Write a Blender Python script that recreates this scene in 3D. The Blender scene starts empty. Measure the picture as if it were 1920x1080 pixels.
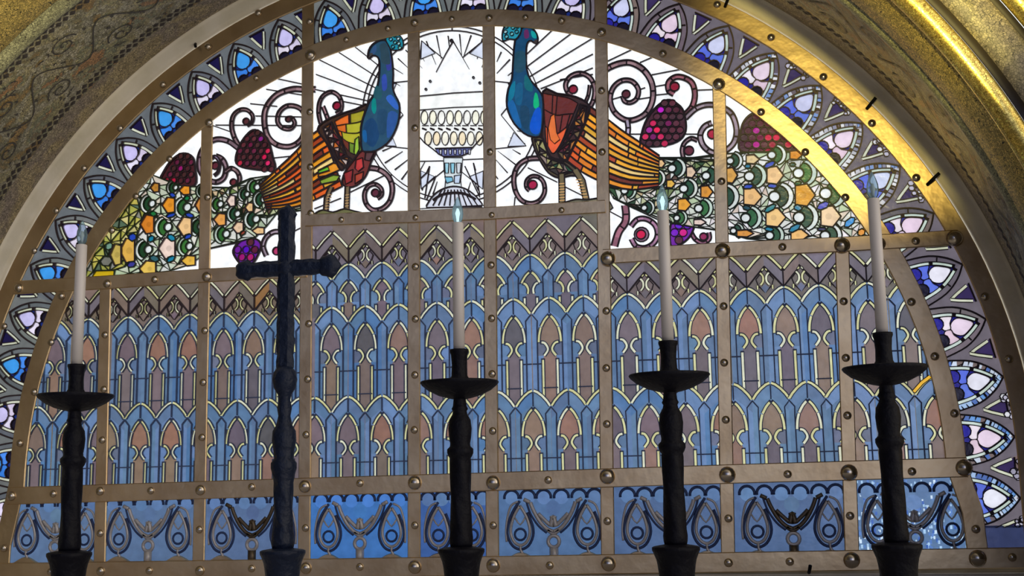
import bpy, math, random
from math import pi, sin, cos, radians, hypot, atan2
from mathutils import Vector, Matrix
from mathutils.geometry import delaunay_2d_cdt, tessellate_polygon
random.seed(7)
SC = bpy.context.scene
COL = SC.collection

# ---------------------------------------------------------------- camera
CX, YAW, PITCH, ROLL, FPX, DIST = 1.32526, 0.1807, 0.16384, 0.0182, 2300.29, 5.67636
ZC, R1, R2 = 0.0758, 2.2432, 2.5421          # arch centre height, strap radii
Z0, Z1, Z2, Z3 = -0.338, 0.047, 1.0792, 1.3254
VX = [0.1882, 0.7329, 1.2717, 1.8]
MR = (Matrix.Rotation(YAW, 3, 'Z') @ Matrix.Rotation(PITCH, 3, 'X') @
      Matrix(((cos(ROLL), 0, sin(ROLL)), (0, 1, 0), (-sin(ROLL), 0, cos(ROLL)))))
cam = bpy.data.cameras.new('camera'); camo = bpy.data.objects.new('camera', cam); COL.objects.link(camo)
cam.sensor_width = 36; cam.lens = FPX/1920*36; cam.clip_start = .05; cam.clip_end = 200
rx, ry, rz = MR @ Vector((1, 0, 0)), MR @ Vector((0, 1, 0)), MR @ Vector((0, 0, 1))
M4 = Matrix(((rx.x, rz.x, -ry.x, CX), (rx.y, rz.y, -ry.y, -DIST), (rx.z, rz.z, -ry.z, 0), (0, 0, 0, 1)))
camo.matrix_world = M4
SC.camera = camo

def ray(px, py):
    return MR @ Vector(((px-960)/FPX, 1, -(py-540)/FPX))
def P(px, py, y=0.0):                        # where the sight line through a pixel meets the upright plane y
    d = ray(px, py); t = (DIST+y)/d.y
    return (CX+d.x*t, d.z*t)
def PP(pts, y=0.0):
    return [P(a, b, y) for a, b in pts]

# ---------------------------------------------------------------- world: bright sky outside, dim nave inside
WOUT = 1.3
w = bpy.data.worlds.new('world'); SC.world = w; w.use_nodes = True
nt = w.node_tree; nt.nodes.clear()
def N(t, **k):
    n = nt.nodes.new(t)
    for a, b in k.items(): setattr(n, a, b)
    return n
def L(a, b): nt.links.new(a, b)
tc = N('ShaderNodeTexCoord'); sep = N('ShaderNodeSeparateXYZ'); L(tc.outputs['Generated'], sep.inputs[0])
def vlobe(vec, power, col, base):
    v = Vector(vec).normalized()
    dp = N('ShaderNodeVectorMath', operation='DOT_PRODUCT'); L(tc.outputs['Generated'], dp.inputs[0]); dp.inputs[1].default_value = v
    mx = N('ShaderNodeMath', operation='MAXIMUM'); L(dp.outputs['Value'], mx.inputs[0]); mx.inputs[1].default_value = 0
    pw = N('ShaderNodeMath', operation='POWER'); L(mx.outputs[0], pw.inputs[0]); pw.inputs[1].default_value = power
    sc = N('ShaderNodeVectorMath', operation='SCALE'); sc.inputs[0].default_value = col; L(pw.outputs[0], sc.inputs['Scale'])
    ad = N('ShaderNodeVectorMath', operation='ADD'); L(base, ad.inputs[0]); L(sc.outputs[0], ad.inputs[1])
    return ad.outputs[0]
b0 = N('ShaderNodeCombineXYZ'); b0.inputs[0].default_value = .055; b0.inputs[1].default_value = .046; b0.inputs[2].default_value = .038
cur = b0.outputs[0]
cur = vlobe((.20, -1, .15), 50, (1.15, 1.40, 2.15), cur)     # pale lobe added for the right-hand straps to reflect
cur = vlobe((-.18, -1, .17), 60, (.20, .32, .80), cur)  # bluish lobe added to cool the reflections in the middle straps
cur = vlobe((.14, -1, -.06), 110, (.60, .42, .20), cur)     # warm lobe added low down, mirrored by the bottom cross straps
cur = vlobe((1, -.30, .15), 3.5, (2.3, 2.1, 1.85), cur)       # broad fill light added from the right
cur = vlobe((.2, -.2, 1), 5, (.70, .64, .54), cur)       # fill light added from overhead
cur = vlobe((.2, -.4, -1), 3, (.75, .70, .68), cur)        # fill light added from below
gt = N('ShaderNodeMath', operation='GREATER_THAN'); L(sep.outputs['Y'], gt.inputs[0]); gt.inputs[1].default_value = 0.0
mix = N('ShaderNodeMix', data_type='VECTOR')
L(gt.outputs[0], mix.inputs['Factor']); L(cur, mix.inputs[4]); mix.inputs[5].default_value = (.96*WOUT, .985*WOUT, 1.0*WOUT)
bg = N('ShaderNodeBackground'); L(mix.outputs[1], bg.inputs['Color']); bg.inputs['Strength'].default_value = 1
wo = N('ShaderNodeOutputWorld'); L(bg.outputs[0], wo.inputs[0])

# warm lamp of the nave, up and behind the viewer to the right
def area(name, loc, target, size, power, col):
    l = bpy.data.lights.new(name, 'AREA'); l.shape = 'DISK'; l.size = size; l.energy = power; l.color = col
    o = bpy.data.objects.new(name, l); COL.objects.link(o); o.location = loc
    o.rotation_euler = (Vector(target)-Vector(loc)).to_track_quat('-Z', 'Y').to_euler(); return o
def spot(name, loc, target, deg, power, col, size=.12, blend=.6):
    l = bpy.data.lights.new(name, 'SPOT'); l.spot_size = radians(deg); l.spot_blend = blend; l.energy = power; l.color = col; l.shadow_soft_size = size
    o = bpy.data.objects.new(name, l); COL.objects.link(o); o.location = loc
    o.rotation_euler = (Vector(target)-Vector(loc)).to_track_quat('-Z', 'Y').to_euler(); return o
spot('nave_spotlight', (1.70, -4.2, 1.50), (2.02, 0, 2.0), 25, 620, (1.0, .82, .24))
spot('vault_fill_spot', (.3, -5.0, .5), (-1.78, -1.25, 2.12), 17, 420, (1.0, .84, .38), blend=1.0)  # unseen spot added to brighten the gold mosaic at top left
SC.view_settings.view_transform = 'Standard'; SC.view_settings.look = 'None'
SC.view_settings.exposure = 0; SC.view_settings.gamma = 1; SC.view_settings.use_curve_mapping = False

# ---------------------------------------------------------------- materials
def lin(c): return c/12.92 if c <= .04045 else ((c+.055)/1.055)**2.4
def C(r, g, b, k=1.0):                       # the colour a pane shows against the sky -> its transmission
    return tuple(min(1, lin(v/255)/WOUT*k) for v in (r, g, b))
def S(r, g, b): return tuple(lin(v/255) for v in (r, g, b))
def newmat(name):
    m = bpy.data.materials.new(name); m.use_nodes = True; m.node_tree.nodes.clear(); return m
def nd(m, t, **k):
    n = m.node_tree.nodes.new(t)
    for a, b in k.items(): setattr(n, a, b)
    return n
def ln(m, a, b): m.node_tree.links.new(a, b)
def principled(name, col, rough=.5, metal=0.0, noise=None, bump=0.0, bscale=40, col2=None, nscale=8, spec=.5):
    m = newmat(name); p = nd(m, 'ShaderNodeBsdfPrincipled'); o = nd(m, 'ShaderNodeOutputMaterial'); ln(m, p.outputs[0], o.inputs[0])
    p.inputs['Base Color'].default_value = (*col, 1); p.inputs['Roughness'].default_value = rough; p.inputs['Metallic'].default_value = metal
    p.inputs['Specular IOR Level'].default_value = spec
    t = nd(m, 'ShaderNodeTexCoord')
    if col2:
        n = nd(m, 'ShaderNodeTexNoise'); n.inputs['Scale'].default_value = nscale; n.inputs['Detail'].default_value = 5; ln(m, t.outputs['Object'], n.inputs['Vector'])
        r = nd(m, 'ShaderNodeValToRGB'); r.color_ramp.elements[0].color = (*col, 1); r.color_ramp.elements[1].color = (*col2, 1)
        r.color_ramp.elements[0].position = .38; r.color_ramp.elements[1].position = .62
        ln(m, n.outputs[0], r.inputs[0]); ln(m, r.outputs[0], p.inputs['Base Color'])
    if bump:
        n = nd(m, 'ShaderNodeTexNoise'); n.inputs['Scale'].default_value = bscale; ln(m, t.outputs['Object'], n.inputs['Vector'])
        b = nd(m, 'ShaderNodeBump'); b.inputs['Strength'].default_value = bump; b.inputs['Distance'].default_value = .01
        ln(m, n.outputs[0], b.inputs['Height']); ln(m, b.outputs[0], p.inputs['Normal'])
    return m

def glassmat():
    m = newmat('stained_glass')
    a = nd(m, 'ShaderNodeAttribute', attribute_name='Col'); t = nd(m, 'ShaderNodeTexCoord')
    n = nd(m, 'ShaderNodeTexNoise'); n.inputs['Scale'].default_value = 22; n.inputs['Detail'].default_value = 3; ln(m, t.outputs['Object'], n.inputs['Vector'])
    mr = nd(m, 'ShaderNodeMapRange'); mr.inputs[1].default_value = .3; mr.inputs[2].default_value = .7; mr.inputs[3].default_value = .88; mr.inputs[4].default_value = 1.12
    ln(m, n.outputs[0], mr.inputs[0])
    v = nd(m, 'ShaderNodeVectorMath', operation='SCALE'); ln(m, a.outputs['Color'], v.inputs[0]); ln(m, mr.outputs[0], v.inputs['Scale'])
    tr = nd(m, 'ShaderNodeBsdfTransparent'); tl = nd(m, 'ShaderNodeBsdfTranslucent'); ln(m, v.outputs[0], tr.inputs[0]); ln(m, v.outputs[0], tl.inputs[0])
    mx = nd(m, 'ShaderNodeMixShader'); mx.inputs[0].default_value = .3; ln(m, tr.outputs[0], mx.inputs[1]); ln(m, tl.outputs[0], mx.inputs[2])
    g = nd(m, 'ShaderNodeBsdfGlossy'); g.inputs['Roughness'].default_value = .22
    bm = nd(m, 'ShaderNodeBump'); bm.inputs['Strength'].default_value = .4; bm.inputs['Distance'].default_value = .006; ln(m, n.outputs[0], bm.inputs['Height']); ln(m, bm.outputs[0], g.inputs['Normal'])
    m2 = nd(m, 'ShaderNodeMixShader'); m2.inputs[0].default_value = .05; ln(m, mx.outputs[0], m2.inputs[1]); ln(m, g.outputs[0], m2.inputs[2])
    o = nd(m, 'ShaderNodeOutputMaterial'); ln(m, m2.outputs[0], o.inputs[0]); return m
GLASS = glassmat()
CLEAR = newmat('clear_glass_face'); _a = nd(CLEAR, 'ShaderNodeBsdfTransparent'); _b = nd(CLEAR, 'ShaderNodeOutputMaterial'); ln(CLEAR, _a.outputs[0], _b.inputs[0])
BRDF = None
LEAD = principled('lead_came', (.045, .030, .036), .5, .0, spec=.3)
LEADB = principled('lead_came_blue', (.025, .045, .13), .5, .0, spec=.3)
LEADN = principled('lead_came_navy', (.060, .085, .175), .5, .0, spec=.3)
LEADG = principled('lead_came_green', (.022, .036, .016), .5, .0, spec=.3)
BRASS = principled('aged_brass', (.72, .55, .33), .40, 1.0, col2=(.58, .42, .24), nscale=5, bump=.15, bscale=25)
RIVET = principled('rivet_brass', (.52, .45, .36), .20, 1.0)
IRON = principled('black_iron', (.003, .003, .006), .5, .0, bump=.4, bscale=60, spec=.10)
CROSSM = principled('dark_bronze_blue', (.006, .010, .024), .40, .0, bump=.6, bscale=50, spec=.16)
WAX = principled('candle_wax', S(178, 172, 168), .45)
PEWTER = principled('pewter_relief', (.40, .38, .38), .35, .3, bump=.2)
STONE = principled('curb_plaster', (.76, .71, .60), .8, col2=(.66, .61, .48), nscale=6, bump=.2, bscale=30)
SILL = principled('sill_stone', (.62, .60, .58), .85, spec=.1)

def bulbmat():
    m = newmat('flame_bulb_glass')
    tr = nd(m, 'ShaderNodeBsdfTransparent'); tr.inputs[0].default_value = (.80, .92, .97, 1)
    tl = nd(m, 'ShaderNodeBsdfTranslucent'); tl.inputs[0].default_value = (.55, .75, .85, 1)
    g = nd(m, 'ShaderNodeBsdfGlossy'); g.inputs['Roughness'].default_value = .06; g.inputs[0].default_value = (.9, .97, 1, 1)
    a = nd(m, 'ShaderNodeMixShader'); a.inputs[0].default_value = .35; ln(m, tr.outputs[0], a.inputs[1]); ln(m, tl.outputs[0], a.inputs[2])
    lw = nd(m, 'ShaderNodeLayerWeight'); lw.inputs[0].default_value = .18
    b = nd(m, 'ShaderNodeMixShader'); ln(m, lw.outputs['Fresnel'], b.inputs[0]); ln(m, a.outputs[0], b.inputs[1]); ln(m, g.outputs[0], b.inputs[2])
    o = nd(m, 'ShaderNodeOutputMaterial'); ln(m, b.outputs[0], o.inputs[0]); return m
BULB = bulbmat()

def mosaic(name, cols, cell=55, scale=5.0, metal=.0, rough=.5, grout=(.05, .045, .03), vein=None):
    # u runs along the arch, v across the band (metres); small tesserae whose colour follows a larger pattern
    m = newmat(name); uv = nd(m, 'ShaderNodeUVMap', uv_map='UVMap')
    p = nd(m, 'ShaderNodeBsdfPrincipled'); o = nd(m, 'ShaderNodeOutputMaterial'); ln(m, p.outputs[0], o.inputs[0])
    v = nd(m, 'ShaderNodeTexVoronoi', feature='F1'); v.inputs['Scale'].default_value = cell; ln(m, uv.outputs[0], v.inputs['Vector'])
    e = nd(m, 'ShaderNodeTexVoronoi', feature='DISTANCE_TO_EDGE'); e.inputs['Scale'].default_value = cell; ln(m, uv.outputs[0], e.inputs['Vector'])
    n = nd(m, 'ShaderNodeTexNoise'); n.inputs['Scale'].default_value = scale; n.inputs['Detail'].default_value = 4; n.inputs['Distortion'].default_value = 1.2
    ln(m, v.outputs['Position'], n.inputs['Vector'])
    r = nd(m, 'ShaderNodeValToRGB'); els = r.color_ramp.elements
    for i, c in enumerate(cols):
        q = .34+.32*i/(len(cols)-1)
        if i == 0: els[0].position = q; els[0].color = (*c, 1)
        elif i == len(cols)-1: els[1].position = q; els[1].color = (*c, 1)
    for i, c in list(enumerate(cols))[1:-1]:
        x = els.new(.34+.32*i/(len(cols)-1)); x.color = (*c, 1)
    ln(m, n.outputs[0], r.inputs[0])
    h = nd(m, 'ShaderNodeHueSaturation'); ln(m, r.outputs[0], h.inputs['Color'])
    sp = nd(m, 'ShaderNodeSeparateColor'); ln(m, v.outputs['Color'], sp.inputs[0])
    mr = nd(m, 'ShaderNodeMapRange'); mr.inputs[3].default_value = .65; mr.inputs[4].default_value = 1.35; ln(m, sp.outputs[0], mr.inputs[0]); ln(m, mr.outputs[0], h.inputs['Value'])
    lt = nd(m, 'ShaderNodeMath', operation='LESS_THAN'); ln(m, e.outputs['Distance'], lt.inputs[0]); lt.inputs[1].default_value = .05
    mx = nd(m, 'ShaderNodeMix', data_type='RGBA'); ln(m, lt.outputs[0], mx.inputs['Factor']); ln(m, h.outputs[0], mx.inputs[6]); mx.inputs[7].default_value = (*grout, 1)
    ln(m, mx.outputs[2], p.inputs['Base Color']); p.inputs['Metallic'].default_value = metal; p.inputs['Roughness'].default_value = rough
    b = nd(m, 'ShaderNodeBump'); b.inputs['Strength'].default_value = .8; b.inputs['Distance'].default_value = .004
    ln(m, sp.outputs[1], b.inputs['Height']); ln(m, b.outputs[0], p.inputs['Normal'])
    return m
M_REVEAL = mosaic('reveal_mosaic', [(.28, .22, .12), (.40, .33, .19), (.25, .21, .18), (.38, .33, .22)], 90, 4)
M_SCROLL = mosaic('scroll_mosaic', [(.33, .21, .07), (.19, .18, .10), (.38, .36, .28), (.34, .30, .15), (.19, .22, .15), (.35, .19, .08)], 85, 5)
M_GREEN = mosaic('pale_green_mosaic', [(.30, .30, .16), (.38, .38, .22)], 95, 3)
M_GOLD = mosaic('gold_mosaic', [(.85, .60, .12), (.95, .74, .22)], 130, 3, metal=.9, rough=.33, grout=(.3, .2, .04))
M_OLIVE = mosaic('olive_gold_mosaic', [(.60, .45, .12), (.72, .56, .18)], 110, 3, metal=.6, rough=.5)
M_DARKB = mosaic('ornament_mosaic', [(.20, .17, .08), (.28, .24, .15), (.14, .12, .10)], 110, 9)
M_DARK = principled('dark_tessera', (.035, .028, .025), .6)
M_VINE = principled('vine_tessera', (.055, .05, .045), .6)
M_PLASTER = principled('wall_plaster', (.4, .36, .26), .8, col2=(.33, .29, .2))

# ---------------------------------------------------------------- object helpers
def tag(o, label=None, cat=None, group=None, kind=None):
    if label: o['label'] = label
    if cat: o['category'] = cat
    if group: o['group'] = group
    if kind: o['kind'] = kind
    return o
def empty(name, loc=(0, 0, 0)):
    o = bpy.data.objects.new(name, None); COL.objects.link(o); o.location = loc; o.empty_display_size = .1; return o
def link(name, me, parent=None):
    o = bpy.data.objects.new(name, me); COL.objects.link(o)
    if parent:
        o.parent = parent
        q = parent; off = Vector((0, 0, 0))
        while q: off += q.location; q = q.parent
        if me.get('world'): o.location = -off
    return o
def mesh(name, vs, fs, mats, mi=None, smooth=False, parent=None, world=True, cols=None, uvs=None):
    me = bpy.data.meshes.new(name); me.from_pydata(vs, [], fs)
    for m in (mats if isinstance(mats, (list, tuple)) else [mats]): me.materials.append(m)
    if mi: me.polygons.foreach_set('material_index', mi)
    if smooth: me.polygons.foreach_set('use_smooth', [True]*len(fs))
    if cols:
        ca = me.color_attributes.new('Col', 'FLOAT_COLOR', 'CORNER'); buf = []
        for f, c in zip(fs, cols): buf += [c[0], c[1], c[2], 1.0]*len(f)
        ca.data.foreach_set('color', buf)
    if uvs:
        ul = me.uv_layers.new(name='UVMap'); buf = []
        for f in fs:
            for v in f: buf += list(uvs[v])
        ul.data.foreach_set('uv', buf)
    me.update()
    if world: me['world'] = 1
    return link(name, me, parent)

# plane-curve helpers (all in X,Z metres of the window plane)
def sm(pts, n=6, closed=False):              # Catmull-Rom through the points
    out = []; m = len(pts)
    rng = range(m if closed else m-1)
    for i in rng:
        g = (lambda k: pts[k % m]) if closed else (lambda k: pts[max(0, min(m-1, k))])
        p0, p1, p2, p3 = g(i-1), g(i), g(i+1), g(i+2)
        for k in range(n):
            t = k/n
            out.append(tuple(.5*((2*p1[a])+(-p0[a]+p2[a])*t+(2*p0[a]-5*p1[a]+4*p2[a]-p3[a])*t*t+(-p0[a]+3*p1[a]-3*p2[a]+p3[a])*t**3) for a in (0, 1)))
    if not closed: out.append(tuple(pts[-1]))
    return out
def ribs(line, wd, closed=False, taper=None):  # list of quads following a line
    n = len(line); Lp = []; Rp = []
    for i in range(n):
        if closed: a, b = line[i-1], line[(i+1) % n]
        else: a, b = line[max(0, i-1)], line[min(n-1, i+1)]
        dx, dz = b[0]-a[0], b[1]-a[1]; d = hypot(dx, dz) or 1
        hw = wd/2*(taper(i/(n-1)) if taper else 1)
        nx, nz = -dz/d*hw, dx/d*hw
        Lp.append((line[i][0]+nx, line[i][1]+nz)); Rp.append((line[i][0]-nx, line[i][1]-nz))
    q = []
    for i in range(n if closed else n-1):
        j = (i+1) % n; q.append([Lp[i], Rp[i], Rp[j], Lp[j]])
    return q, Lp, Rp
def circ(c, r, n=12, rx=None, a0=0):
    return [(c[0]+(rx or r)*cos(a0+2*pi*i/n), c[1]+r*sin(a0+2*pi*i/n)) for i in range(n)]
def arcp(c, r, a, b, n=16):
    return [(c[0]+r*sin(radians(a+(b-a)*i/n)), c[1]+r*cos(radians(a+(b-a)*i/n))) for i in range(n+1)]
def jit(c, k=.12):
    f = 1+random.uniform(-k, k); return tuple(min(1, v*f*(1+random.uniform(-k/3, k/3))) for v in c)

class Sheet:                                 # leaded glass: shapes laid down in painter's order, cut into one flat partition
    def __init__(s, region): s.reg = region; s.sh = []
    def add(s, poly, part, col): s.sh.append((poly, part, col))
    def piece(s, poly, part, col, lw=.006, lead='lead_lines', ):
        s.add(poly, part, col)
        if lw: s.line(poly, lw, lead, True)
    def line(s, pts, wd, part='lead_lines', closed=False, col=None, taper=None):
        for q in ribs(pts, wd, closed, taper)[0]: s.add(q, part, col)
    def build(s, parents, leads={'lead_lines': LEAD}, base='ground', y=0.0):
        vs = []; ed = []
        def put(poly):
            k = len(vs); m = len(poly); vs.extend(Vector(p) for p in poly); ed.extend((k+i, k+(i+1) % m) for i in range(m))
        put(s.reg)
        xs = [p[0] for p in s.reg]; zs = [p[1] for p in s.reg]; x0, x1, z0, z1 = min(xs), max(xs), min(zs), max(zs)
        keep = []; G = .03; bk = {}
        for sh in s.sh:
            px = [p[0] for p in sh[0]]; pz = [p[1] for p in sh[0]]
            a0, a1, c0, c1 = min(px), max(px), min(pz), max(pz)
            if a1 < x0 or a0 > x1 or c1 < z0 or c0 > z1 or (a1-a0)*(c1-c0) < 1e-9: continue
            k = len(keep); keep.append(sh); put(sh[0])
            for gx in range(int(a0//G), int(a1//G)+1):
                for gz in range(int(c0//G), int(c1//G)+1): bk.setdefault((gx, gz), []).append(k)
        V, E_, F, ov, oe, of = delaunay_2d_cdt(vs, ed, [], 0, 1e-5)
        def inside(poly, x, y):
            r = False; x1_, y1_ = poly[-1]
            for x2, y2 in poly:
                if (y1_ > y) != (y2 > y) and x < (x2-x1_)*(y-y1_)/(y2-y1_)+x1_: r = not r
                x1_, y1_ = x2, y2
            return r
        groups = {}
        for f in F:
            a, b, c = (V[q] for q in f); cx, cy = (a[0]+b[0]+c[0])/3, (a[1]+b[1]+c[1])/3
            if not inside(s.reg, cx, cy): continue
            part, col = base, s.basecol
            for k in reversed(bk.get((int(cx//G), int(cy//G)), [])):
                if inside(keep[k][0], cx, cy): _, part, col = keep[k]; break
            groups.setdefault(part, []).append((f, col))
        objs = {}
        for part, fl in groups.items():
            isl = part in leads
            yf, yb = (y-.0085, y+.005) if isl else (y-.0025, y+.0025)
            idx = {}; order = []; ec = {}
            for f, c in fl:
                for v in f:
                    if v not in idx: idx[v] = len(order); order.append(v)
                for i in range(len(f)):
                    a, b = f[i], f[(i+1) % len(f)]; ec[(a, b)] = 1
            n = len(order)
            verts = [(V[v][0], yf, V[v][1]) for v in order]+[(V[v][0], yb, V[v][1]) for v in order]
            fs = []; mi = []; cols = []
            for f, c in fl:
                c = c or (.02, .02, .02)
                fs.append([idx[v] for v in f]); mi.append(0); cols.append(c)
                fs.append([idx[v]+n for v in reversed(f)]); mi.append(0 if isl else 1); cols.append(c)
            for (a, b) in ec:
                if (b, a) not in ec:
                    fs.append([idx[b], idx[a], idx[a]+n, idx[b]+n]); mi.append(0 if isl else 1); cols.append((.5, .5, .5))
            pr = parents(part) if callable(parents) else parents
            objs[part] = mesh(part.split(':')[0], verts, fs, [leads[part]] if isl else [GLASS, CLEAR], mi, parent=pr, cols=None if isl else cols)
        return objs


# ---------------------------------------------------------------- masonry arch (swept profile)
def apath(th, r):                            # th in degrees; beyond 90 the jambs run straight down
    if abs(th) <= 90: return (r*sin(radians(th)), ZC+r*cos(radians(th)))
    s = 1 if th > 0 else -1
    return (s*r, ZC-radians(abs(th)-90)*2.5)
TH = [-104+i*1.0 for i in range(209)]
def sweep(name, prof, mat, kind='structure', parent=None, ths=TH, smooth=True):
    vs = []; uvs = []; n = len(prof); ac = [0]
    for i in range(1, n): ac.append(ac[-1]+hypot(prof[i][0]-prof[i-1][0], prof[i][1]-prof[i-1][1]))
    for th in ths:
        for i, (r, d) in enumerate(prof):
            x, z = apath(th, r); vs.append((x, -d, z)); uvs.append((radians(th)*2.6, ac[i]))
    fs = []
    for a in range(len(ths)-1):
        for i in range(n-1):
            fs.append([a*n+i, a*n+i+1, (a+1)*n+i+1, (a+1)*n+i])
    o = mesh(name, vs, fs, mat, smooth=smooth, uvs=uvs, parent=parent)
    if kind and not parent: o['kind'] = kind
    return o
def half_round(r, d, rad, a0, a1, n=10): return [(r+rad*cos(radians(a0+(a1-a0)*i/n)), d+rad*sin(radians(a0+(a1-a0)*i/n))) for i in range(n+1)]
sweep('trim_1', [(2.59, -.03), (2.59, .012), (2.597, .03), (2.612, .043), (2.655, .045), (2.664, .05), (2.668, .06)], STONE)
sweep('trim_2', [(2.668, .06), (2.650, .16), (2.652, .165), (2.640, .27)], M_REVEAL)
# scroll band with its dotted borders; the vines are inlaid as raised tesserae
band = [(2.640, .27), (2.53, 1.0)]
sweep('trim_3', band, M_SCROLL)
def bp(u, v, h=.003):                        # a point on the soffit: u metres along, v 0..1 across
    th = math.degrees(u/2.6); r = 2.640+(2.53-2.640)*v-h; d = .27+.73*v
    x, z = apath(th, r); return (x, -d, z)
def soffit_strips(name, lines, mat, wd):
    vs = []; fs = []
    for ln_ in lines:
        W = 2.6; q, Lp, Rp = ribs([(u, v*.74) for u, v in ln_], wd); k = len(vs)
        for a, b in zip(Lp, Rp): vs.append(bp(a[0], a[1]/.74, .004)); vs.append(bp(b[0], b[1]/.74, .004))
        for i in range(len(Lp)-1): fs.append([k+2*i, k+2*i+1, k+2*i+3, k+2*i+2])
    o = mesh(name, vs, fs, mat); tag(o, kind='structure'); return o
lines = []
for i in range(-22, 23):                     # rinceau: small spirals alternating to both sides of a wavy stem
    u0 = i*.20; s = 1 if i % 2 else -1
    sp = []
    for k in range(34):
        t = k/33; a = s*(t*3.2*pi)+(pi if s < 0 else 0); rr = .072*(1-t)**.9+.006
        sp.append((u0+rr*cos(a), .5+s*.19+rr*sin(a)/.74))
    lines.append(sp)
    lines.append([(u0-.10+.20*k/10, .5-s*.16*sin(pi*k/10)) for k in range(11)])
    for q in range(9):
        a = random.uniform(0, 6.28); c = (u0+random.uniform(-.1, .1), .5+random.uniform(-.36, .36))
        lines.append([(c[0]+.022*k/5*cos(a)+.008*sin(k), c[1]+.035*k/5*sin(a)) for k in range(6)])
soffit_strips('trim_4', lines, M_VINE, .009)
vs = []; fs = []
def stud(u, v, hu, hv, h=.006):
    k = len(vs)
    for a, b in ((-hu, 0), (0, -hv), (hu, 0), (0, hv)): vs.append(bp(u+a, v+b, .001))
    vs.append(bp(u, v, h)); fs.extend([[k, k+1, k+4], [k+1, k+2, k+4], [k+2, k+3, k+4], [k+3, k, k+4]])
u = -4.6
while u < 4.6:
    for v in (.035, .085, .925, .975): stud(u+(.02 if v in (.085, .925) else 0), v, .0185, .03)
    u += .042
tag(mesh('trim_5', vs, fs, M_DARK), kind='structure')
sweep('trim_6', [(2.53, 1.0), (2.515, 1.005), (2.502, 1.03), (2.498, 1.06), (2.502, 1.09), (2.515, 1.115)], M_GREEN)
sweep('trim_7', [(2.515, 1.115), (2.50, 1.13), (2.505, 1.22), (2.515, 1.30), (2.53, 1.335)], M_OLIVE)
sweep('trim_8', half_round(2.555, 1.37, .042, 235, 45, 12), M_GOLD)
sweep('trim_9', [(2.585, 1.40), (2.60, 1.37), (2.615, 1.41)], M_DARK)
sweep('trim_10', [(2.615, 1.41), (2.63, 1.425), (2.72, 1.43), (2.735, 1.42)], M_DARKB)
sweep('trim_11', [(2.735, 1.42), (2.745, 1.39), (2.76, 1.42)], M_DARK)
sweep('trim_12', half_round(2.80, 1.43, .042, 180, 20, 10), M_GOLD)
sweep('wall_front', [(2.835, 1.44), (2.84, 1.40), (3.4, 1.42), (6.5, 1.42)], M_OLIVE)
def boxv(x0, x1, y0, y1, z0, z1): return [(x, y, z) for x in (x0, x1) for y in (y0, y1) for z in (z0, z1)]
BF = [[0, 1, 3, 2], [4, 6, 7, 5], [0, 4, 5, 1], [2, 3, 7, 6], [0, 2, 6, 4], [1, 5, 7, 3]]
tag(mesh('window_sill', boxv(-2.7, 2.9, -1.35, .005, -.62, -.384), BF, SILL), kind='structure')
tag(mesh('sky_leak_blocker', boxv(-2.7, 2.9, .006, .05, -.62, -.335), BF, M_PLASTER), kind='structure')  # added strip behind the sill, stops sky leaking under the bottom strap
tag(mesh('wall_lower', boxv(-6.5, 6.5, -1.42, .05, -1.6, -.62), BF, M_PLASTER), kind='structure')
tag(mesh('trim_13', boxv(-3.2, 3.2, -2.75, -1.45, -1.6, -.335), BF, SILL), kind='structure')     # altar shelf under the candlesticks

VPX = {-3.5: (189, 1085, 201, 520), -2.5: (374, 1085, 391, 225), -1.5: (572, 1085, 580, -60), -.5: (778, 1080, 777, 42), .5: (925, 1078, 917, 33),
       1.5: (1141, 1075, 1126, -60), 2.5: (1366, 1070, 1348, 158), 3.5: (1598, 1066, 1578, 455)}
def SX(k, z):                                # centre line of an upright strap at height z
    a, b, c, d = VPX[k]; p0, p1 = P(a, b), P(c, d); return p0[0]+(p1[0]-p0[0])*(z-p0[1])/(p1[1]-p0[1])
HPX = {0: [(-60, 1073), (960, 1060), (1990, 1044)], 1: [(20, 930), (572, 913), (925, 903), (1364, 889), (1812, 876)], 2: [(30, 541), (200, 531), (390, 518), (578, 508), (1132, 483), (1355, 470), (1579, 460), (1795, 447)], 3: [(576, 415), (779, 408), (922, 402), (1136, 389)]}
HW = {k: PP(v) for k, v in HPX.items()}
def poly_at(L_, u, a=0):
    b = 1-a
    for p0, p1 in zip(L_, L_[1:]):
        if p0[a] <= u <= p1[a]: return p0[b]+(p1[b]-p0[b])*(u-p0[a])/(p1[a]-p0[a])
    return L_[0][b] if u < L_[0][a] else L_[-1][b]
def HZ(j, x): return poly_at(HW[j], x)
INL = [P(5, 1085), P(10, 1020), P(22, 930)]; INR = [P(1808, 877), P(1822, 960), P(1835, 1062)]
def inner_x(side, z):
    if z > ZC+.06: return side*math.sqrt(max(0, R1**2-(z-ZC)**2))
    L_ = INL+[(-R1, ZC+.06)] if side < 0 else (INR[::-1]+[(R1, ZC+.2)])
    return poly_at(sorted(L_, key=lambda q: q[1]), z, 1)
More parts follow.
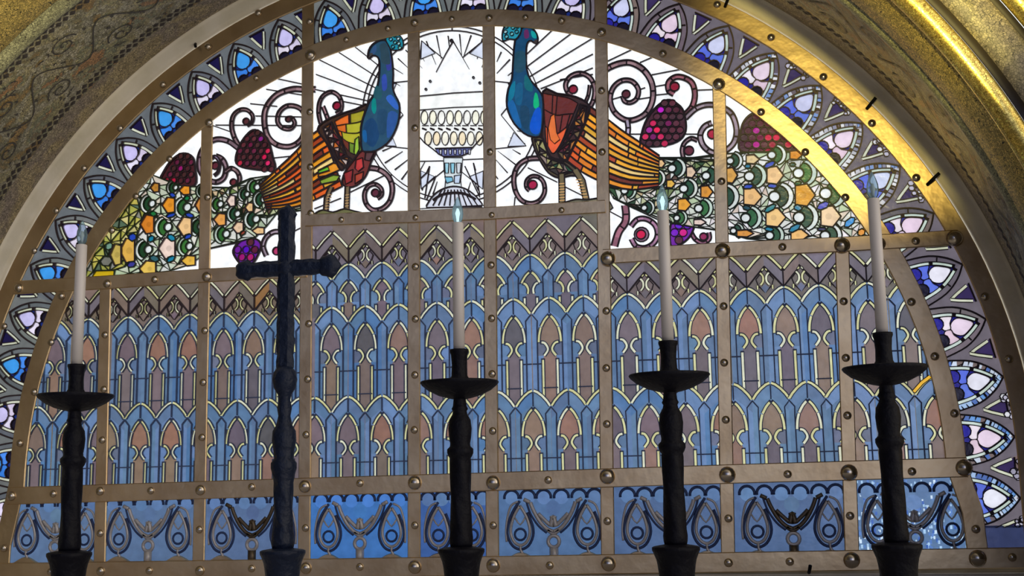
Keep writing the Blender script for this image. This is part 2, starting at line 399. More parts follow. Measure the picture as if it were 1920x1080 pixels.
# ---------------------------------------------------------------- window frame: riveted brass straps
win = empty('window_1', (0, 0, Z0)); tag(win, 'arched window held by riveted brass straps', None, kind='structure')
rv = []; rf = []
NR = 16
for j, (rr, hh) in enumerate([(1.0, 0), (1.0, .12), (.92, .42), (.72, .70), (.42, .90), (.15, .985)]):
    for i in range(NR): rv.append((rr*cos(2*pi*i/NR), -hh, rr*sin(2*pi*i/NR)))
for j in range(5):
    for i in range(NR): rf.append([j*NR+i, j*NR+(i+1) % NR, (j+1)*NR+(i+1) % NR, (j+1)*NR+i])
rf.append([5*NR+i for i in range(NR)])
rivet_me = bpy.data.meshes.new('rivet'); rivet_me.from_pydata(rv, [], rf); rivet_me.materials.append(RIVET)
rivet_me.polygons.foreach_set('use_smooth', [True]*len(rf)); rivet_me.update()
def rivet(parent, px, py, r, y):
    x, z = P(px, py, y)
    o = bpy.data.objects.new('rivet', rivet_me); COL.objects.link(o); o.parent = parent
    o.location = Vector((x, y, z))-win.location-parent.location; o.scale = (r, r*.8, r)
def strap(line, wd, y, th=.010, bev=.004, name='strap'):
    q, Lp, Rp = ribs(line, wd); _, L2, R2_ = ribs(line, wd-2*bev)
    n = len(line); vs = []; fs = []
    for i in range(n):
        vs += [(Lp[i][0], y, Lp[i][1]), (Lp[i][0], y-th+bev, Lp[i][1]), (L2[i][0], y-th, L2[i][1]), (R2_[i][0], y-th, R2_[i][1]), (Rp[i][0], y-th+bev, Rp[i][1]), (Rp[i][0], y, Rp[i][1])]
    for i in range(n-1):
        for k in range(6): fs.append([i*6+k, i*6+(k+1) % 6, (i+1)*6+(k+1) % 6, (i+1)*6+k])
    fs.append([0, 1, 2, 3, 4, 5]); fs.append([(n-1)*6+k for k in (5, 4, 3, 2, 1, 0)])
    return mesh(name, vs, fs, BRASS, parent=win)
YV, YH, YI = -.010, -.019, -.0145
inner = [apath(a, R1) for a in range(-90, 91, 2)]
outer = [apath(a, R2) for a in range(-90, 91, 2)]
sV = {}
for k, (px0, py0, px1, py1) in VPX.items():
    sV[k] = strap([P(px0, py0), P((px0+px1)/2, (py0+py1)/2), P(px1, py1)], .062, YV)
sIN = strap(INL[:2]+inner+INR[1:], .088, YI, name='inner_arch_strap')
sOUT = strap([(-R2, -.5)]+outer+[(R2, -.5)], .088, YI, name='outer_arch_strap')
sH0 = strap([P(-60, 1073), P(960, 1060), P(1990, 1044)], .088, YH)
sH1 = strap([P(20, 930), P(572, 913), P(925, 903), P(1364, 889), P(1812, 876)], .086, YH)
sH2a = strap([P(30, 541), P(200, 531), P(390, 518), P(578, 508)], .070, YH)
sH2b = strap([P(1132, 483), P(1355, 470), P(1579, 460), P(1795, 447)], .070, YH)
sH3 = strap([P(576, 415), P(779, 408), P(922, 402), P(1136, 389)], .062, YH)
SM, BG = .0185, .036
for k, L_ in {3.5: [(1582, 565), (1586, 671), (1589, 779), (1594, 967)], 2.5: [(1357, 574), (1358, 680), (1361, 787), (1366, 972), (1353, 340)], 1.5: [(1137, 583), (1137, 690), (1138, 795), (1139, 977), (1129, 285), (1128, 170), (1127, 60)],
              .5: [(921, 497), (922, 597), (923, 701), (924, 808), (925, 985), (919, 285)], -.5: [(779, 500), (779, 598), (778, 703), (777, 806), (778, 985), (778, 240)], -1.5: [(579, 607), (577, 711), (574, 815), (573, 990), (581, 210), (582, 313), (580, 40), (583, 400)],
              -2.5: [(384, 620), (381, 717), (379, 820), (374, 993), (389, 370)], -3.5: [(197, 628), (195, 730), (192, 825), (188, 1000)]}.items():
    for a, b in L_: rivet(sV[k], a, b, SM, YV-.010)
for a, b, r in [(283, 920, SM), (472, 913, SM), (675, 906, SM), (1028, 900, SM), (1477, 889, SM), (1710, 884, SM), (100, 926, SM), (188, 921, .022), (376, 919, .026), (572, 912, .031), (778, 905, .034), (925, 905, .034), (1139, 893, .036), (1364, 890, .037), (1592, 886, .037)]:
    rivet(sH1, a, b, r, YH-.010)
for a, b, r in [(95, 1072, SM), (280, 1070, SM), (472, 1066, SM), (675, 1063, SM), (1031, 1060, SM), (1481, 1053, SM), (1715, 1048, SM), (1898, 1045, SM), (189, 1071, .022), (375, 1070, .024), (574, 1065, .028), (778, 1063, .032), (925, 1060, .033), (1141, 1057, .034), (1366, 1055, .02), (1597, 1050, .036), (1833, 1047, .037)]:
    rivet(sH0, a, b, r, YH-.010)
for a, b, r in [(35, 540, .024), (201, 532, .022), (290, 524, SM), (388, 519, .026)]: rivet(sH2a, a, b, r, YH-.010)
for a, b, r in [(1140, 485, .036), (1355, 470, .036), (1467, 463, SM), (1579, 460, .036), (1717, 452, SM), (1790, 447, .038), (1648, 457, .03)]: rivet(sH2b, a, b, r, YH-.010)
for a, b in [(640, 412), (710, 410), (1053, 394), (922, 403), (779, 408)]: rivet(sH3, a, b, .015, YH-.010)
for a, b, r in [(582, 103, .028), (649, 74, .015), (727, 53, .015), (777, 42, .02), (847, 35, .015), (917, 33, .018), (985, 32, .015), (1053, 38, SM), (1128, 60, .022), (1243, 100, SM), (1348, 158, .03), (1427, 210, SM), (1510, 285, SM), (1585, 370, SM), (1709, 566, SM), (1753, 668, SM), (1790, 775, SM), (1808, 877, .037),
                (1830, 992, SM), (480, 146, .015), (392, 230, .022), (318, 298, SM), (255, 368, SM), (210, 432, SM), (115, 555, SM), (96, 642, SM), (64, 735, SM), (37, 831, SM), (22, 930, .024), (7, 1028, SM)]: rivet(sIN, a, b, r, YH-.010)
for a, b, r in [(1345, 8, SM), (1446, 70, SM), (1544, 144, SM), (1635, 231, SM), (1718, 333, SM), (1847, 556, SM), (1892, 673, SM), (484, 24, SM), (390, 87, SM), (305, 158, SM), (225, 240, SM), (157, 315, SM), (105, 395, SM), (64, 470, SM), (8, 612, SM)]: rivet(sOUT, a, b, r, YH-.010)

# ---------------------------------------------------------------- palette (as seen against the sky)
BLUE = [C(100, 130, 165), C(92, 122, 158), C(106, 134, 176), C(94, 118, 152), C(84, 120, 166)]
SLATE = [C(98, 106, 130), C(106, 112, 134)]
BRN = [C(124, 106, 98), C(114, 102, 106), C(142, 112, 100), C(104, 94, 104), C(94, 90, 94), C(136, 114, 98), C(118, 102, 110)]
TOPB = [C(116, 102, 96), C(122, 108, 92), C(106, 98, 104), C(128, 108, 100), C(112, 104, 92), C(116, 106, 116)]
ORG = C(150, 108, 66)
CREAM = [C(226, 224, 168), C(234, 234, 204), C(220, 216, 156)]

# ---------------------------------------------------------------- arcade panels
def cell(sh, c, zp, short, base, lb='navy_leads', hot=0):
    """one pointed niche: c = centre, zp = height of the arch tip; everything under its chevron is repainted"""
    h = .0835
    ch_ = [(0, .084), (.25, .074), (.52, .056), (.78, .032), (1, .006)]
    chev = [(c-h*a, zp+b) for a, b in ch_[::-1]]+[(c+h*a, zp+b) for a, b in ch_[1:]]
    bc = random.choice(BLUE)
    sh.add(chev+[(c+h, base), (c-h, base)], 'blue_glass', jit(bc, .08))
    sh.add(chev[:5]+[(c, zp+.02), (c-h, zp-.05)], 'blue_glass', jit(random.choice(BLUE), .08))
    sh.add(chev[:3:-1]+[(c, zp+.02), (c+h, zp-.05)], 'blue_glass', jit(random.choice(BLUE), .08))
    if short:
        arch = [(0, 0), (.022, -.020), (.038, -.044)]; side = [(.038, -.044), (.044, -.056)]
        orn = [(.040, -.056), (.024, -.062), (.012, -.085), (.014, -.108)]; shaft = (.030, -.122, -.175); cross = None
    else:
        arch = [(0, 0), (.022, -.024), (.040, -.056)]; side = [(.042, -.060), (.050, -.094), (.053, -.130)]
        orn = [(.046, -.130), (.026, -.134), (.0115, -.155), (.012, -.172), (.028, -.194)]; shaft = (.034, -.207, -.42); cross = -.232
    nicol = random.choice(BRN); lowcol = random.choice(BRN)
    if hot: nicol = C(150, 112, 96)
    half = [(c+a, zp+b) for a, b in arch+side[1:]]; halfm = [(c-a, zp+b) for a, b in arch+side[1:]]
    tip = [(c+a, zp+b) for a, b in orn]; tipm = [(c-a, zp+b) for a, b in orn]
    sh.add(half+tip[1:3]+tipm[1:3][::-1]+halfm[::-1][:-1], 'niche_pane:%.2f,%.1f' % (c, zp), jit(nicol, .1))
    sh.add([tip[2], tip[-1], (c+shaft[0], zp+shaft[1]), (c+shaft[0], base), (c-shaft[0], base), (c-shaft[0], zp+shaft[1]), tipm[-1], tipm[2]], 'niche_pane:%.2f,%.1f' % (c, zp), jit(lowcol, .1))
    # slate cheeks beside the ornament
    for s in (-1, 1):
        sh.add([(c+s*a, zp+b) for a, b in [orn[0], orn[1], orn[2], orn[-1], (.060, orn[-1][1]), (.060, orn[0][1])]], 'blue_glass', jit(random.choice(BLUE+SLATE), .1))
    LW = .0055
    for s in (-1, 1):
        cc = lambda L_: [(c+s*a, zp+b) for a, b in L_]
        # pier leads and Y joints
        sh.line(cc([(h, .003), (.058, -.028), (.0595, -.06), (.0595, base-zp)]), LW, lb)
        if cross and zp+cross > base: sh.line(cc([(.034, cross), (h, cross)]), LW, lb)
        sh.line(cc([(.060, orn[0][1]), (.044, orn[0][1])]), .005, lb)
        # dark edges then the cream line of each moulding
        for path in (arch, side, orn):
            sh.line(sm(cc(path), 3), .0180, lb)
        sh.line([(c+s*shaft[0], zp+shaft[1]), (c+s*shaft[0], max(base, zp+shaft[2]))], .0175, lb)
        
        for path in (arch, side, orn):
            q = sm(cc(path), 3); q = q[1:] if path is not side else q
            sh.line(q, .0105, 'cream_tracery', col=random.choice(CREAM))
        sh.line([(c+s*shaft[0], zp+shaft[1]-.006), (c+s*shaft[0], max(base, zp+shaft[2]+.004))], .0105, 'cream_tracery', col=random.choice(CREAM))
        e = [chev[4+s*k] for k in (0, 1, 2, 3, 4)]
        e[0] = (e[0][0]+s*.004, e[0][1]-.003); e[4] = (e[4][0]-s*.003, e[4][1]+.003)
        sh.line(e, .0185, lb); sh.line(e, .0105, 'cream_tracery', col=random.choice(CREAM))
    if not short:
        sh.line([(c-shaft[0], zp-.345), (c+shaft[0], zp-.345)], .005, lb)
    sh.line([(c, zp+.07), (c, zp+.008)], LW, lb)

def brown_row(sh, c, zk, top):
    """brown band above: V with its valley over column c (zk = chevron tip height), blossom between columns"""
    h = .0835
    for s in (-1, 1):
        sh.add([(c, zk+.002), (c, zk+.075), (c+s*h, zk+.145), (c+s*h, zk+.09)], 'brown_glass', jit(random.choice(TOPB+[ORG] if random.random() < .16 else TOPB), .12))
    sh.add([(c, zk+.085), (c+h, zk+.16), (c+h, top), (c-h, top), (c-h, zk+.16)], 'brown_glass', jit(random.choice(TOPB), .12))
    for s in (-1, 1):
        sh.line([(c, zk), (c+s*h*.5, zk+.05), (c+s*h, zk+.098)], .007)
        sh.line([(c, zk+.078), (c+s*h*.5, zk+.125), (c+s*h, zk+.165)], .017)
        sh.line([(c+s*.004, zk+.083), (c+s*h*.5, zk+.127), (c+s*(h-.004), zk+.163)], .0105, 'cream_tracery', col=random.choice(CREAM))
    sh.line([(c, zk), (c, zk+.078)], .006)
def blossom(sh, c, zc, col=None):
    for s in (-1, 1):
        f = lambda L_: [(c+s*a, zc+b) for a, b in L_]
        sh.line(f([(.0, .052), (.022, .022), (.040, .0), (.030, -.03), (.0, -.062)]), .005)
        for path, wd in ((f([(.020, .030), (.008, .014), (.008, -.010), (.020, -.026)]), .008), (f([(.004, .050), (.012, .040)]), .006), (f([(.034, -.028), (.034, -.046)]), .006)):
            p = sm(path, 3); sh.line(p, wd+.006); sh.line(p, wd+.001, 'cream_tracery', col=random.choice(CREAM))
    sh.add([(c, zc-.022), (c+.018, zc-.04), (c, zc-.066), (c-.018, zc-.04)], 'blossom_pane:%.2f' % c, jit(random.choice(SLATE+BRN), .1))

ZB = Z1+.0
KS = [-3.5, -2.5, -1.5, -.5, .5, 1.5, 2.5, 3.5]
def panel_region(kl, kr, jb, jt):            # follow the straps: kl/kr = upright left/right (None = curved strap), jb/jt = cross straps
    g = .003; out = []
    def side(k, s_, z): return (inner_x(s_, z)-s_*g) if k is None else SX(k, z)+(g if s_ < 0 else -g)
    def zj(j, s_, k):
        z = {0: Z0, 1: Z1, 2: Z2, 3: Z3}[j]
        for _ in range(4): z = HZ(j, side(k, s_, z))
        return z
    zlb, zlt, zrb, zrt = zj(jb, -1, kl)+g, zj(jt, -1, kl)-g, zj(jb, 1, kr)+g, zj(jt, 1, kr)-g
    right = [(side(kr, 1, zrb+(zrt-zrb)*i/14), zrb+(zrt-zrb)*i/14) for i in range(15)]
    left = [(side(kl, -1, zlt+(zlb-zlt)*i/14), zlt+(zlb-zlt)*i/14) for i in range(15)]
    return right+left
bays = [
    ([-2.245, -2.073, -1.899], 'side', -3, 'leftmost arcade panel, between the curved strap and the first upright'),
    ([-1.681, -1.515, -1.349], 'side', -2, 'arcade glass panel right of the leftmost candle, under the left tail'),
    ([-1.168, -1.009, -.849], 'side', -1, 'arcade glass panel crossed by the dark cross'),
    ([-.609, -.438, -.270], 'mid', 0, 'tall arcade glass panel right of the dark cross, under the left peacock'),
    ([-.08, .09], 'mid', 1, 'narrow tall arcade glass panel under the chalice, behind the second candle'),
    ([.293, .465, .629], 'mid', 2, 'tall arcade glass panel left of the third candle, under the right peacock'),
    ([.836, 1.003, 1.169], 'side', 3, 'arcade glass panel behind the third candle from the left'),
    ([1.386, 1.552, 1.708], 'side', 4, 'arcade glass panel between third and fourth candle, free of any candlestick'),
    ([1.92, 2.093, 2.26], 'side', 5, 'rightmost arcade panel behind the fourth candle, with one amber chevron')]
for bi, (cs, kind, idx, lab) in enumerate(bays):
    top = Z2 if kind == 'side' else Z3
    kl = None if bi == 0 else KS[bi-1]; kr = None if bi == 8 else KS[bi]
    reg = panel_region(kl, kr, 1, 2 if kind == 'side' else 3)
    root = empty('arcade_panel', ((reg[0][0]+reg[-1][0])/2, 0, ZB)); tag(root, lab, 'stained glass panel', 'arcade panels in rows under the lunette')
    sh = Sheet(reg); sh.basecol = jit(random.choice(TOPB))
    half = .0835; mids = [cs[0]-half]+[(p+q)/2 for p, q in zip(cs, cs[1:])]+[cs[-1]+half]
    if kind == 'mid':
        for c in mids: brown_row(sh, c, 1.112, top+.06)
        for c in cs: blossom(sh, c, 1.150)
        for c in mids: cell(sh, c, 1.030, True, .85)
    else:
        for c in cs+[cs[0]-.167, cs[-1]+.167]: brown_row(sh, c, .900, top+.06)
        for c in mids: blossom(sh, c, .938)
    for c in ([cs[0]-.167] if bi in (0,) else [])+cs: cell(sh, c, .818, False, .39, hot=random.random() < .25)
    for c in mids: cell(sh, c, .380, False, ZB-.05, hot=random.random() < .25)
    if bi == 8:                              # the one amber piece right of the last candlestick
        q = PP([(1713, 735), (1728, 718), (1744, 706)]); sh.line(q, .020); sh.line(q, .013, 'amber_piece', col=C(250, 190, 20))
    sh.build(root, {'lead_lines': LEAD, 'navy_leads': LEADN})
    del sh

# ---------------------------------------------------------------- frieze panels
def tube(vs, fs, pts, r, n=6, taper=None, close=False):
    m = len(pts); k0 = len(vs)
    for i in range(m):
        a = Vector(pts[(i-1) % m] if close else pts[max(0, i-1)]); b = Vector(pts[(i+1) % m] if close else pts[min(m-1, i+1)])
        t = (b-a).normalized(); up = Vector((0, 1, 0)) if abs(t.y) < .9 else Vector((1, 0, 0))
        s = t.cross(up).normalized(); u_ = s.cross(t).normalized(); rr = r*(taper(i/(m-1)) if taper else 1)
        for j in range(n):
            q = Vector(pts[i])+s*(rr*cos(2*pi*j/n))+u_*(rr*sin(2*pi*j/n)); vs.append(tuple(q))
    for i in range(m if close else m-1):
        i2 = (i+1) % m
        for j in range(n): fs.append([k0+i*n+j, k0+i*n+(j+1) % n, k0+i2*n+(j+1) % n, k0+i2*n+j])
    if not close:
        fs.append([k0+j for j in range(n)][::-1]); fs.append([k0+(m-1)*n+j for j in range(n)])
def tubes(name, lines, r, mat, parent, y=-.006, taper=None, closed=False):
    vs = []; fs = []
    for l in lines: tube(vs, fs, [(a, y, b) for a, b in l], r, taper=taper, close=closed)
    return mesh(name, vs, fs, mat, smooth=True, parent=parent)
fb = [(-2.27, -1.8, -2.03), (-1.8, -VX[2], -1.535), (-VX[2], -VX[1], -1.0), (-VX[1], -VX[0], -.462), (-VX[0], VX[0], 0), (VX[0], VX[1], .462), (VX[1], VX[2], 1.0), (VX[2], VX[3], 1.535), (VX[3], 2.30, 2.055), (2.30, 2.75, 2.55)]
flab = ['leftmost blue frieze panel, behind the first candlestick foot', 'blue frieze panel between first candlestick and the dark cross, the left one of two', 'blue frieze panel whose lily is beside the stem of the dark cross',
        'brightest blue frieze panel, right of the dark cross', 'narrow dark blue frieze panel behind the second candlestick', 'blue frieze panel between second and third candlestick, with whole lily and ring', 'blue frieze panel behind the third candlestick',
        'blue frieze panel with dark bronze lily, between third and fourth candlestick', 'sparkling pale blue frieze panel right of the fourth candlestick', 'plain dark blue strip of glass at the bottom right edge']
fcol = [C(92, 116, 152), C(88, 112, 148), C(86, 108, 146), C(62, 112, 178), C(58, 92, 154), C(80, 110, 152), C(78, 102, 142), C(78, 102, 142), C(90, 122, 164), C(54, 62, 98)]
BRONZE = principled('dark_bronze', (.10, .075, .05), .4, .7)
for i, (xa, xb, xc) in enumerate(fb):
    za, zb = Z0+.03, Z1-.03
    root = empty('frieze_panel', (xc, 0, za)); tag(root, flab[i], 'stained glass panel', 'blue frieze panels along the bottom')
    if i < 9: reg = panel_region(None if i == 0 else KS[i-1], None if i == 8 else KS[i], 0, 1)
    else: reg = [(inner_x(1, za)+.01, HZ(0, 2.4)), (2.75, HZ(0, 2.75)), (2.75, -.185), (inner_x(1, -.2)+.01, -.185)]
    sh = Sheet(reg); sh.basecol = fcol[i]
    topz = Z1-.043
    f = lambda x, y: (xc+(x-567)/1824, topz-(y-130)/1824)
    if i < 9:
        if i == 8:                           # hammered glass, its sparkle painted as small pale pieces
            for k in range(420):
                x, z = random.uniform(xa, xb), random.uniform(za, zb); s_ = random.uniform(.004, .009)
                sh.add([(x-s_*.6, z-s_), (x+s_*.6, z-s_), (x+s_*.6, z+s_), (x-s_*.6, z+s_)], 'ground', random.choice([C(170, 205, 240), C(90, 130, 200), C(60, 100, 180), C(210, 230, 250)]))
        xs_ = [215, 355, 490, 640, 790, 920] if i != 4 else [330, 450, 567, 690, 810]
        for x in xs_:
            sh.add(circ(f(x, 195), .033, 14), 'scallop_glass', jit(C(90, 120, 164) if i != 3 else C(74, 124, 200), .1))
        if i != 4:
            sh.add(circ(f(567, 285), .034, 14), 'scallop_glass', jit(fcol[i], .2))
    sh.build(root)
    if i == 9: continue
    tubes('scallop_relief', [arcp(f(x, 195), .034, -100, 100, 10) for x in xs_], .0065, LEADB, root)
    drops = [285, 850] if i != 4 else [420, 715]
    for x in drops:
        dr = [(0, 262), (-48, 340), (-78, 430), (-80, 500), (-50, 565), (0, 590), (50, 565), (80, 500), (78, 430), (48, 340), (0, 262)]
        o1 = sm([f(x+a, b) for a, b in dr], 3)
        ob = tubes('teardrop_relief', [o1], .0075, PEWTER, root)
        wing_ = [sm([f(x+s_*15, 228), f(x+s_*75, 262), f(x+s_*108, 360), f(x+s_*122, 470), f(x+s_*118, 560)], 4) for s_ in ((-1,) if x < 567 else (1,))]
        tubes('arch_relief', wing_, .0055, PEWTER, ob)
        dk = sm([f(x+a*1.35, 440+(b-440)*1.22) for a, b in dr[:-1]], 3)
        tubes('shadow_line', [dk], .0065, LEADB, ob)
        tubes('bud_ring', [circ(f(x, 500), .026, 14)], .0055, LEADB, ob, closed=True)
        tubes('bud_stem', [sm([f(x, 590), f(x+2, 630), f(x+20, 665), f(x+30, 700)], 4)], .007, PEWTER, ob)
        tubes('bud_cap', [[f(x-45, 360), f(x-20, 400), f(x, 420), f(x+20, 400), f(x+45, 360)]], .004, PEWTER, ob)
    if i != 4:
        mt = BRONZE if i in (7, 2) else PEWTER
        lily = [sm([f(375, 235), f(400, 300), f(450, 390), f(510, 455), f(567, 480)], 5), sm([f(759, 235), f(734, 300), f(684, 390), f(624, 455), f(567, 480)], 5),
                sm([f(320, 210), f(370, 235)], 3), sm([f(814, 210), f(764, 235)], 3),
                sm([f(440, 330), f(490, 380), f(545, 425), f(560, 380), f(550, 350)], 4), sm([f(694, 330), f(644, 380), f(589, 425), f(574, 380), f(584, 350)], 4),
                sm([f(520, 465), f(567, 495), f(614, 465)], 4)]
        lo = tubes('lily_relief', lily, .0095, mt, root)
        tubes('lily_heart', [sm([f(545, 440), f(567, 360), f(589, 440)], 4)], .012, mt, lo)
        tubes('ring_relief', [circ(f(567, 560), .026, 16)], .009, PEWTER, root, closed=True)
        tubes('stem_relief', [[f(567, 610), f(567, 720)]], .021, mt, root)
        tubes('vein_line', [sm([f(340, 225), f(375, 330), f(440, 430), f(510, 490)], 4), sm([f(794, 225), f(759, 330), f(694, 430), f(624, 490)], 4)], .005, LEADB, lo)
    # brown humps rising from the bottom strap
    for x in drops:
        vs = []; fs = []; k = 0; n = 12
        for j in range(n+1):
            t = -1+2*j/n; X, Zt = f(x+t*150, 0)[0], f(0, 705-60*(cos(t*pi/2)**1.6))[1]
            vs += [(X, -.002, za), (X, -.002, Zt), (X, -.014, Zt-.004), (X, -.014, za)]
        for j in range(n):
            for q in range(4): fs.append([k+j*4+q, k+j*4+(q+1) % 4, k+(j+1)*4+(q+1) % 4, k+(j+1)*4+q])
        fs.append([k, k+1, k+2, k+3]); fs.append([k+n*4+q for q in (3, 2, 1, 0)])
        mesh('hump', vs, fs, BRASS, parent=root)

# ---------------------------------------------------------------- border of petal arches
def bpt(th0, t, s):                          # t along the arch (m), s outward from the inner strap (m)
    return apath(th0+math.degrees(t/2.36), 2.285+s)
bsec = [(-104, -66.5, 'blue and lavender petal border panel, low on the left below the cross strap'), (-66.5, -18.2, 'blue and lavender petal border panel curving over the left peacock tail'),
        (-18.2, 17.2, 'short petal border panel at the very top over the chalice'), (17.2, 65.5, 'petal border panel curving over the right peacock, with glints painted as white tiles'), (65.5, 104, 'petal border panel low on the right, beside the fourth candle')]
GREY = [C(104, 109, 114), C(98, 102, 108), C(112, 115, 115)]
for (ta, tb, lab) in bsec:
    right = ta > 10
    if ta < -90: ta = -101
    if tb > 90: tb = 96.2
    n = 30; reg = []
    for i in range(n+1):
        t = ta+(tb-ta)*i/n; q = apath(t, 2.25)
        if abs(t) > 90: q = (inner_x(1 if t > 0 else -1, q[1])*1.0025, q[1])
        reg.append(q)
    reg += [apath(tb-(tb-ta)*i/n, 2.54) for i in range(n+1)]
    root = empty('border_panel', apath(0, 0) and (reg[0][0], 0, reg[0][1])); tag(root, lab, 'stained glass panel', 'petal border panels around the arch')
    sh = Sheet(reg); sh.basecol = random.choice(GREY) if not right else C(112, 104, 114)
    for k in range(-18, 19):
        th = 2.9+6.03*k
        if th < ta-4 or th > tb+4: continue
        lav = k % 2 == 0; pn = 'petal_arch:%d' % k
        F = lambda L_: [bpt(th, a, b) for a, b in L_]
        gr = [C(118, 106, 114), C(106, 98, 110), C(126, 108, 106)] if right else GREY
        # spandrel triangle between this arch and the next
        G = lambda L_: [bpt(th+3.015, a, b) for a, b in L_]
        sh.add(G([(0, .10), (.06, .245), (-.06, .245)]), 'spandrel:%d' % k, jit(random.choice(gr), .1))
        sh.add(G([(0, .112), (.040, .20), (-.040, .20)]), 'spandrel:%d' % k, C(28, 24, 70) if not right else C(60, 48, 92))
        sh.line(G([(-.042, .203), (.042, .203)]), .006)
        for s in (-1, 1):
            p = G([(0, .105), (s*.014, .135), (s*.035, .192)]); sh.line(p, .017); sh.line(p, .011, 'cream_line:%d' % k, col=random.choice([C(214, 216, 190), C(225, 228, 205)]))
        # outer grey band
        ob = [(0, .214), (.049, .168), (.092, .098), (.117, .0)]
        oo = sm(ob, 4)
        for s in (-1, 1):
            sh.add(F([(s*a, b) for a, b in oo]+[(0, 0)]), 'band_glass:%d' % k, jit(random.choice(gr), .12))
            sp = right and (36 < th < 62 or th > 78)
            if sp:                           # glints on the band glass, painted as small bright tiles
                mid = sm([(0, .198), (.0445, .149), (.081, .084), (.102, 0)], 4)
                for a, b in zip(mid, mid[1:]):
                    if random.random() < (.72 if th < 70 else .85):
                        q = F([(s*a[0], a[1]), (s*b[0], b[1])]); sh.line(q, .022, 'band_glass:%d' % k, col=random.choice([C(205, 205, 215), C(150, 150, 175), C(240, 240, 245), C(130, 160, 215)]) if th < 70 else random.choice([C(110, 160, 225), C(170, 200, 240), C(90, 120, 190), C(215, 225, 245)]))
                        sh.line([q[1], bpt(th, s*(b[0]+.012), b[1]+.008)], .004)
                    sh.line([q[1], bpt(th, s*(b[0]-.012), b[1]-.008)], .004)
            sh.line(F([(s*a, b) for a, b in oo]), .007)
            sh.line(F([(s*.052, .118), (s*.070, .128)]), .005)
        if sp:  # round bright panes paint more glints near the outer strap
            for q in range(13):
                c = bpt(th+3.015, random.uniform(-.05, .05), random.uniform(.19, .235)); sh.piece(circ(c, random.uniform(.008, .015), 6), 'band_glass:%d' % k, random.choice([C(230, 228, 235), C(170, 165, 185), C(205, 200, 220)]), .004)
        ib = sm([(0, .182), (.040, .130), (.068, .070), (.086, .0)], 4)
        navy = C(24, 44, 120) if not right else C(36, 34, 130)
        sh.add(F([(a, b) for a, b in ib]+[(-a, b) for a, b in ib[::-1][:-1]]), pn, navy)
        if lav:
            c1, c2, c3 = C(208, 198, 246), C(236, 226, 246), C(226, 214, 240)
            if right: c1, c2, c3 = C(240, 216, 236), C(248, 236, 246), C(236, 206, 226)
        else:
            c1, c2, c3 = C(66, 160, 240), C(60, 132, 232), C(74, 140, 236)
            if right: c1, c2, c3 = C(214, 218, 250), C(92, 112, 222), C(100, 124, 228)
            if right and th > 60: c1 = C(240, 236, 250)
        # three petals
        top = [(0, .160), (.026, .130), (.040, .098), (.026, .068), (0, .058), (-.026, .068), (-.040, .098), (-.026, .130)]
        sh.piece(F(sm(top, 3, True)), pn, jit(c1, .06), .004)
        for s, cc_ in ((-1, c2), (1, c3)):
            pet = [(s*.002, .058), (s*.028, .064), (s*.054, .082), (s*.068, .056), (s*.062, .030), (s*.030, .022), (s*.003, .030)]
            sh.piece(F(sm(pet, 3, True)), pn, jit(cc_, .08), .0035)
            dk = circ((s*.040, .008), .030, 12)
            sh.piece([bpt(th, a, b) for a, b in dk], pn, C(24, 20, 40) if not (right and s < 0) else C(40, 36, 150), .004)
        for s in (-1, 1):
            pl = F([(s*a, b) for a, b in sm([(0.004, .180), (.040, .128), (.066, .070), (.080, .004)], 4)])
            sh.line(pl, .019)
            sh.line(pl[1:7], .0115, 'cream_line:%d' % k, col=C(210, 214, 186) if not right else C(206, 222, 210))
            sh.line(pl[7:], .0115, 'cream_line:%d' % k, col=C(220, 222, 200) if not right else C(214, 228, 220))
    sh.build(root)

# ---------------------------------------------------------------- lunette: peacocks and chalice
WHITE = (.86, .86, .87); LWH = .0052
def spiral(sh, pts, part, wd=.026, col=C(150, 118, 124), n=6, ticks=True, taper=None):
    l = sm(PP(pts), n)
    q, Lp, Rp = ribs(l, wd, taper=taper)
    for i in range(0, len(q)):
        cc = [C(168, 136, 140), C(128, 104, 108), C(190, 160, 164), C(146, 118, 128)][(i//5) % 4]
        sh.add(q[i], part, cc if col is None else tuple(a*(.8+.4*((i//5) % 2)) for a in col))
    q2, L2, R2_ = ribs(l, wd*.45, taper=taper)
    sh.line(Lp, .0078); sh.line(Rp, .0078)
    if ticks:
        for i in range(6, len(Lp)-2, 9): sh.line([Lp[i], Rp[i]], .006)
def dot(sh, px, py, r, part, col, lw=.006, lead='lead_lines'):
    sh.piece(circ(P(px, py), r/405, 14), part, col, lw, lead)
def grapes(sh, outline, part, bright, n=60, r=6.5, dark=C(70, 28, 36)):
    sh.piece(sm(PP(outline), 4, True), part, dark, .010)
    xs = [p[0] for p in outline]; ys = [p[1] for p in outline]
    def inside(x, y):
        k = False; m = len(outline)
        for i in range(m):
            x1, y1 = outline[i-1]; x2, y2 = outline[i]
            if (y1 > y) != (y2 > y) and x < (x2-x1)*(y-y1)/(y2-y1)+x1: k = not k
        return k
    y = min(ys)+r*.8; row = 0
    while y < max(ys):
        x = min(xs)+(r if row % 2 else 0)
        while x < max(xs):
            if inside(x, y) and inside(x+r*.5, y) and inside(x-r*.5, y):
                c = random.choice([C(84, 34, 44), C(96, 40, 50), C(74, 38, 40), C(104, 30, 62)])
                for (bx, by, bc) in bright:
                    if hypot(x-bx, y-by) < r*1.05: c = bc
                dot(sh, x, y, r*.96, part, jit(c, .12), .0040)
            x += r*2
        y += r*1.75; row += 1
